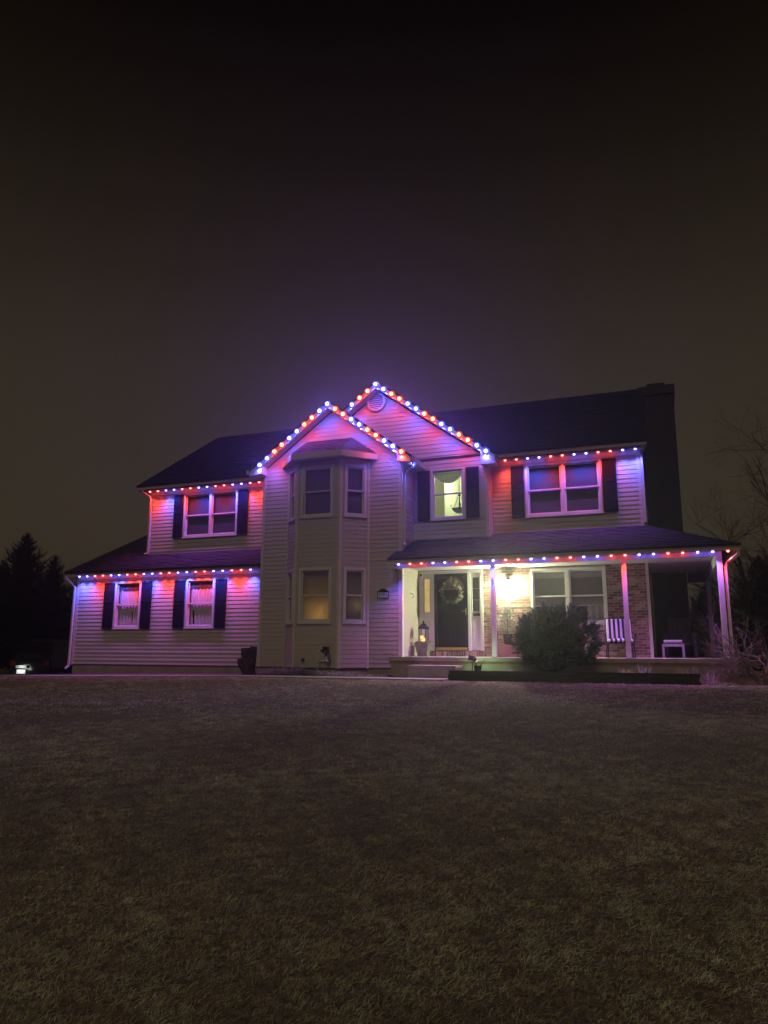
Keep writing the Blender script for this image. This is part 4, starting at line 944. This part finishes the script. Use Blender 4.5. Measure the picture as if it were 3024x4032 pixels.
# dead clumps by the tower and in the bed
def clump(name, label, loc, rx, ry, hz, n, pal, seed, cat='plant', group=None, droop=.6):
    t = thing(name, label, cat, loc, 0, group); rr = random.Random(seed); mb = MB()
    for i in range(n):
        a = rr.uniform(0, 6.283); q = math.sqrt(rr.random()); p = Vector((rx * q * math.cos(a), ry * q * math.sin(a), 0)); L = hz * rr.uniform(.5, 1.25); a2 = a + rr.uniform(-1, 1)
        d = Vector((math.cos(a2) * rr.uniform(.1, 1), math.sin(a2) * rr.uniform(.1, 1), rr.uniform(.4, 1.1))).normalized(); w_ = rr.uniform(.003, .007); s = d.cross(Vector((0, 0, 1))).normalized() * w_
        m1 = p + d * L * .55; m2 = p + d * L + Vector((0, 0, -droop * L * rr.random())); k = rr.uniform(.6, 1.3); c = rr.choice(pal); c = tuple(x * k for x in c)
        mb.add([p - s, p + s, m1 + s, m1 - s, m2], [(0, 1, 2, 3), (3, 2, 4)], c)
    mb.build('stems', 'leafy', t, kind='stuff'); return t
straw = [(.34, .26, .16), (.26, .19, .12), (.20, .14, .10), (.40, .33, .22)]
clump('dead_grass_clump', 'low dead plant clump right of the tree stump', (-2.85, -.62, -.04), .26, .2, .22, 330, straw, 31, group='dead plants along the house base')
clump('dead_grass_clump', 'taller dead straw clump at the left foot of the bay', (-2.10, -.95, -.04), .36, .2, .34, 620, straw, 32, group='dead plants along the house base')
clump('dead_grass_clump', 'flattened dead straw clump right of the plastic pipe', (-.75, -.92, -.04), .55, .2, .22, 560, straw, 33, group='dead plants along the house base')
clump('dead_grass_clump', 'sparse dead leaves between the bay and the porch step', (.12, -.85, -.04), .4, .2, .13, 260, straw, 34, group='dead plants along the house base')
clump('dark_plant', 'dark low plant against the foundation under the bay window', (-1.80, -.80, -.04), .2, .12, .30, 240, [(.03, .028, .025), (.05, .04, .035)], 35)
clump('spiky_plant', 'spiky pale dead plant in the bed right of the bush', (6.02, -.95, .09), .13, .1, .20, 90, straw, 36)
clump('cut_shrub', 'cut-back dark shrub stubs in the bed near the porch end', (6.42, -1.0, .09), .08, .06, .28, 40, [(.03, .026, .022)], 37, droop=0)
clump('reddish_plant', 'small reddish dead plant left of the big bush', (3.44, -.85, .09), .12, .1, .17, 80, [(.24, .13, .10), (.18, .10, .08)], 38)
clump('leaf_litter', 'scattered dead leaves at the right end of the timber edging', (7.65, -1.45, -.05), .45, .25, .10, 420, [(.24, .13, .09), (.17, .10, .07), (.30, .2, .12)], 39, 'leaves')
clump('tall_weeds', 'thin dry weeds against the porch base at the right end', (7.55, -.85, -.04), .4, .15, .42, 60, straw, 40, droop=.3)
# contorted shrub
t = thing('contorted_shrub', 'bare twisted shrub sprawling at the right end of the porch', 'shrub', (8.62, -1.25, -.08))
mb = MB(); rr = random.Random(17)
for k in range(6): grow_twigs(mb, (.03 * k - .05, .02 * k, 0), (-.5 + .22 * k, .15, 1), .58, .030, 5, rr, 1.0, (2, 3), 5, .76, .05)
for k in range(6): grow_twigs(mb, (-.05, .02 * k, .22 + .07 * k), (-1, .15, .05 + .06 * k), .62, .024, 4, rr, .9, (3, 3), 5, .80, .0)
mb.build('branches', 'pale_twig', t)
# ------------------------------------------------------------------ parked car
t = thing('parked_car', 'dark car parked in the shadow left of the house with a bright reflective rear plate', 'car', (-18.3, 7.2, -.86), R(12))
hw = .95
def hull(sections, m, name, parent):
    mb = MB(); n = len(sections[0][1]); vs = []
    for y, ring in sections: vs += [(x, y, z) for x, z in ring]
    mb.add(vs, [(i * n + j, i * n + (j + 1) % n, (i + 1) * n + (j + 1) % n, (i + 1) * n + j) for i in range(len(sections) - 1) for j in range(n)] + [tuple(range(n)), tuple(range((len(sections) - 1) * n, len(sections) * n))[::-1]])
    return mb.build(name, m, parent, smooth=False)
def rg(w0, z0, w1, z1, w2): return [(-w0, z0), (w0, z0), (w1, (z0 + z1) / 2), (w2, z1), (-w2, z1), (-w1, (z0 + z1) / 2)]
BODY = hull([(-1.05, rg(.80, .45, .90, .95, .84)), (-.95, rg(.88, .35, .95, 1.08, .88)), (.8, rg(.9, .30, .96, 1.10, .90)), (2.6, rg(.9, .30, .95, 1.05, .88)), (3.6, rg(.82, .38, .88, .92, .76))], 'carpaint', 'body', t)
hull([(-.92, rg(.82, 1.081, .80, 1.30, .74)), (-.5, rg(.84, 1.081, .80, 1.80, .66)), (.9, rg(.84, 1.101, .80, 1.86, .66)), (1.7, rg(.84, 1.10, .80, 1.5, .70)), (2.15, rg(.82, 1.07, .80, 1.15, .76))], 'carglass', 'cabin', t)
MB().box(-.62, .62, -.45, .95, 1.805, 1.875).build('roof', 'carpaint', t)
for sx in (-1, 1):
    box('tail_lamp', 'tail', t, sx * .78 - .12, sx * .78 + .12, -1.075, -1.04, .78, .98)
    for y in (-.25, 2.55):
        W_ = MB().lathe([(.20, -.11), (.33, -.11), (.345, -.05), (.345, .05), (.33, .11), (.20, .11)], 18, Matrix.Translation((sx * .86, y, .345)) @ Matrix.Rotation(R(90), 4, 'Y')).build('wheel', 'rubber', t)
        MB().lathe([(.01, .112), (.19, .112), (.2, .08)], 14, Matrix.Translation((sx * .86, y, .345)) @ Matrix.Rotation(R(90 * sx), 4, 'Y')).build('rim', 'alum', W_)
MB().box(-.88, .88, -1.12, -.98, .36, .58).build('bumper', 'carpaint', t)
PL = box('licence_plate', 'plate', t, -.50, -.10, -1.155, -1.145, .40, .62)
MB().box(-.56, -.06, -1.16, -1.121, .68, .80).build('trim_strip', 'alum', t)
ll = bpy.data.lights.new('plate_fill', 'AREA'); ll.energy = 1.7; ll.size = .3; ll.color = (.92, 1, .95); lo = bpy.data.objects.new('plate_fill', ll); col.objects.link(lo); lo.parent = t; lo.location = (-.30, -1.36, .70); lo.rotation_euler = Vector((0, .22, -.19)).to_track_quat('-Z', 'Y').to_euler()  # added light, stands in for the plate's retroreflection

# ------------------------------------------------------------------ trees
def conifer(label, x, y, h, wd, seed, group):
    z0 = float(ground(x, y)) - .1; t = thing('conifer_tree', label, 'tree', (x, y, z0), 0, group); rr = random.Random(seed)
    MB().tube([(0, 0, 0), (0, 0, h * .95)], [wd * .07, .02], 7).build('trunk', 'bark', t)
    mb = MB(); n = int(260 + h * 55)
    for i in range(n):
        q = (i + rr.random()) / n; z = h * (.05 + .94 * q); r0 = wd * (1 - q) ** .8 * rr.uniform(.45, 1.12) + .08; a = i * 2.39996 + rr.uniform(-.4, .4)
        c_, s_ = math.cos(a), math.sin(a); up = rr.uniform(-.15, .35) + .5 * q; L = r0
        for j in range(5):
            f0 = .25 + .15 * j; p = Vector((c_ * L * f0, s_ * L * f0, z + L * up * f0)); sd = -1 if j % 2 else 1
            tip = p + Vector((c_ * .6 - s_ * .5 * sd, s_ * .6 + c_ * .5 * sd, up + rr.uniform(-.1, .4))) * L * (.42 if j < 4 else .5); w_ = Vector((-s_, c_, .3)) * L * .085
            mb.add([p - w_, p + w_, tip], [(0, 1, 2)])
        e_ = Vector((c_ * L, s_ * L, z + L * up)); b_ = Vector((0, 0, z)); w_ = Vector((-s_, c_, 0)) * L * .12
        mb.add([b_ - w_, b_ + w_, e_], [(0, 1, 2)])
    return mb.build('crown', 'needle_far', t)
def bare_tree(label, x, y, h, seed, group, lean=(0, 0), stems=1, lev=6, r0=.16, name='bare_tree', z0=None):
    z0 = float(ground(x, y)) - .1; t = thing(name, label, 'tree', (x, y, z0), 0, group); rr = random.Random(seed)
    tr = MB(); cr = MB()
    for k in range(stems):
        d = Vector((lean[0] + rr.uniform(-.25, .25) * (stems > 1), lean[1] + rr.uniform(-.2, .2) * (stems > 1), 1)).normalized(); p = Vector((rr.uniform(-.3, .3) * (stems > 1), 0, 0)); pts = [p]; rs = [r0]
        for i in range(5):
            d = (d + Vector((rr.uniform(-.12, .12), rr.uniform(-.12, .12), .05))).normalized(); p = p + d * h * .62 / 5; pts.append(p); rs.append(r0 * (1 - .15 * (i + 1)))
        tr.tube(pts, rs, 7)
        for i in range(1, 6):
            for j in range(3 if stems == 1 else 2):
                a = rr.uniform(0, 6.283); nd_ = Vector((math.cos(a) * .8, math.sin(a) * .8, rr.uniform(.25, .9)))
                grow_twigs(cr, pts[i].lerp(pts[i - 1], rr.random()), nd_, h * rr.uniform(.17, .26), rs[i] * .45, lev - 2, rr, .38, (3, 4), 4, .72, .12)
    tr.build('trunk', 'dtwig', t); cr.build('crown', 'dtwig', t)
gl_ = 'evergreens beyond the driveway'
conifer('tallest dark conifer at the far left, pointed against the sky', -27.3, 14, 8.2, 3.0, 1, gl_)
conifer('dark conifer just right of the tallest far left one', -25.6, 14.5, 6.9, 2.2, 2, gl_)
conifer('dark conifer just left of the tallest far left one', -29.2, 14.2, 6.7, 2.6, 3, gl_)
conifer('dark conifer cut off by the left picture edge', -30.4, 14.6, 6.6, 2.2, 4, gl_)
conifer('short broad conifer between the parked car and the house', -24.6, 16, 6.0, 2.4, 5, gl_)
conifer('low dark conifer hidden behind the low wing corner', -22.9, 17, 5.6, 2.6, 6, gl_)
bare_tree('twiggy bare tree rising behind the low wing roof', -24.2, 17.5, 8.3, 8, 'bare trees around the house', stems=6, lev=6, r0=.13)
bare_tree('large bare tree reaching in from the right picture edge', 10.9, 8.0, 9.6, 21, 'bare trees around the house', lean=(-.08, 0), lev=6, r0=.26)
bare_tree('dense bare tree at the right picture edge behind the nearer large one', 12.6, 10.5, 9.0, 29, 'bare trees around the house', lean=(-.05, 0), stems=2, lev=6, r0=.16)
bare_tree('slender bare tree behind the right end of the porch', 10.2, 12, 7.8, 23, 'bare trees around the house', lev=6, r0=.15)
bare_tree('small bare tree seen through the open porch end', 8.6, 15, 5.2, 24, 'bare trees around the house', lev=6, r0=.08)
gr_ = 'evergreens right of the house'
conifer('dark evergreen right of the porch downspout', 10.6, 15, 4.6, 1.9, 11, gr_)
conifer('dark evergreen at the right picture edge behind the twisted shrub', 12.4, 14, 4.4, 2.0, 12, gr_)
conifer('dark evergreen visible through the porch opening', 8.7, 17, 3.6, 1.8, 13, gr_)

# ------------------------------------------------------------------ lamps of the lit windows, and an added fill
def lamp(name, kind, loc, e_, c_, size=.05, parent=None):
    l = bpy.data.lights.new(name, kind); l.energy = e_; l.color = c_; l.shadow_soft_size = size
    o = bpy.data.objects.new(name, l); col.objects.link(o); o.location = loc
    return o
lamp('room_lamp', 'POINT', (1.75, YG + 1.6, 5.75), 90, (.92, 1.0, .72), .15)
lamp('bay_room_lamp', 'POINT', (-1.50, -BD + .50, 1.50), 9, (1.0, .60, .17), .08)
lamp('bay_side_fill', 'POINT', (-.72, .10, 1.75), 1.0, (1.0, .85, .55), .06)  # added fill behind the blinds in place of reflections on the panes

# ------------------------------------------------------------------ haze
if HAZE > 0:
    hm = bpy.data.materials.new('haze_air'); hm.use_nodes = True; n = hm.node_tree.nodes; n.clear()
    v = n.new('ShaderNodeVolumePrincipled'); oo = n.new('ShaderNodeOutputMaterial'); hm.node_tree.links.new(v.outputs[0], oo.inputs['Volume'])
    v.inputs['Color'].default_value = (.93, .93, .95, 1); v.inputs['Density'].default_value = HAZE; v.inputs['Anisotropy'].default_value = .8
    h = box('haze', hm, None, -45, 32, -24, 40, -4, 13.0); h['kind'] = 'stuff'; h['label'] = 'thin night mist glowing around the lights'; h['category'] = 'haze'
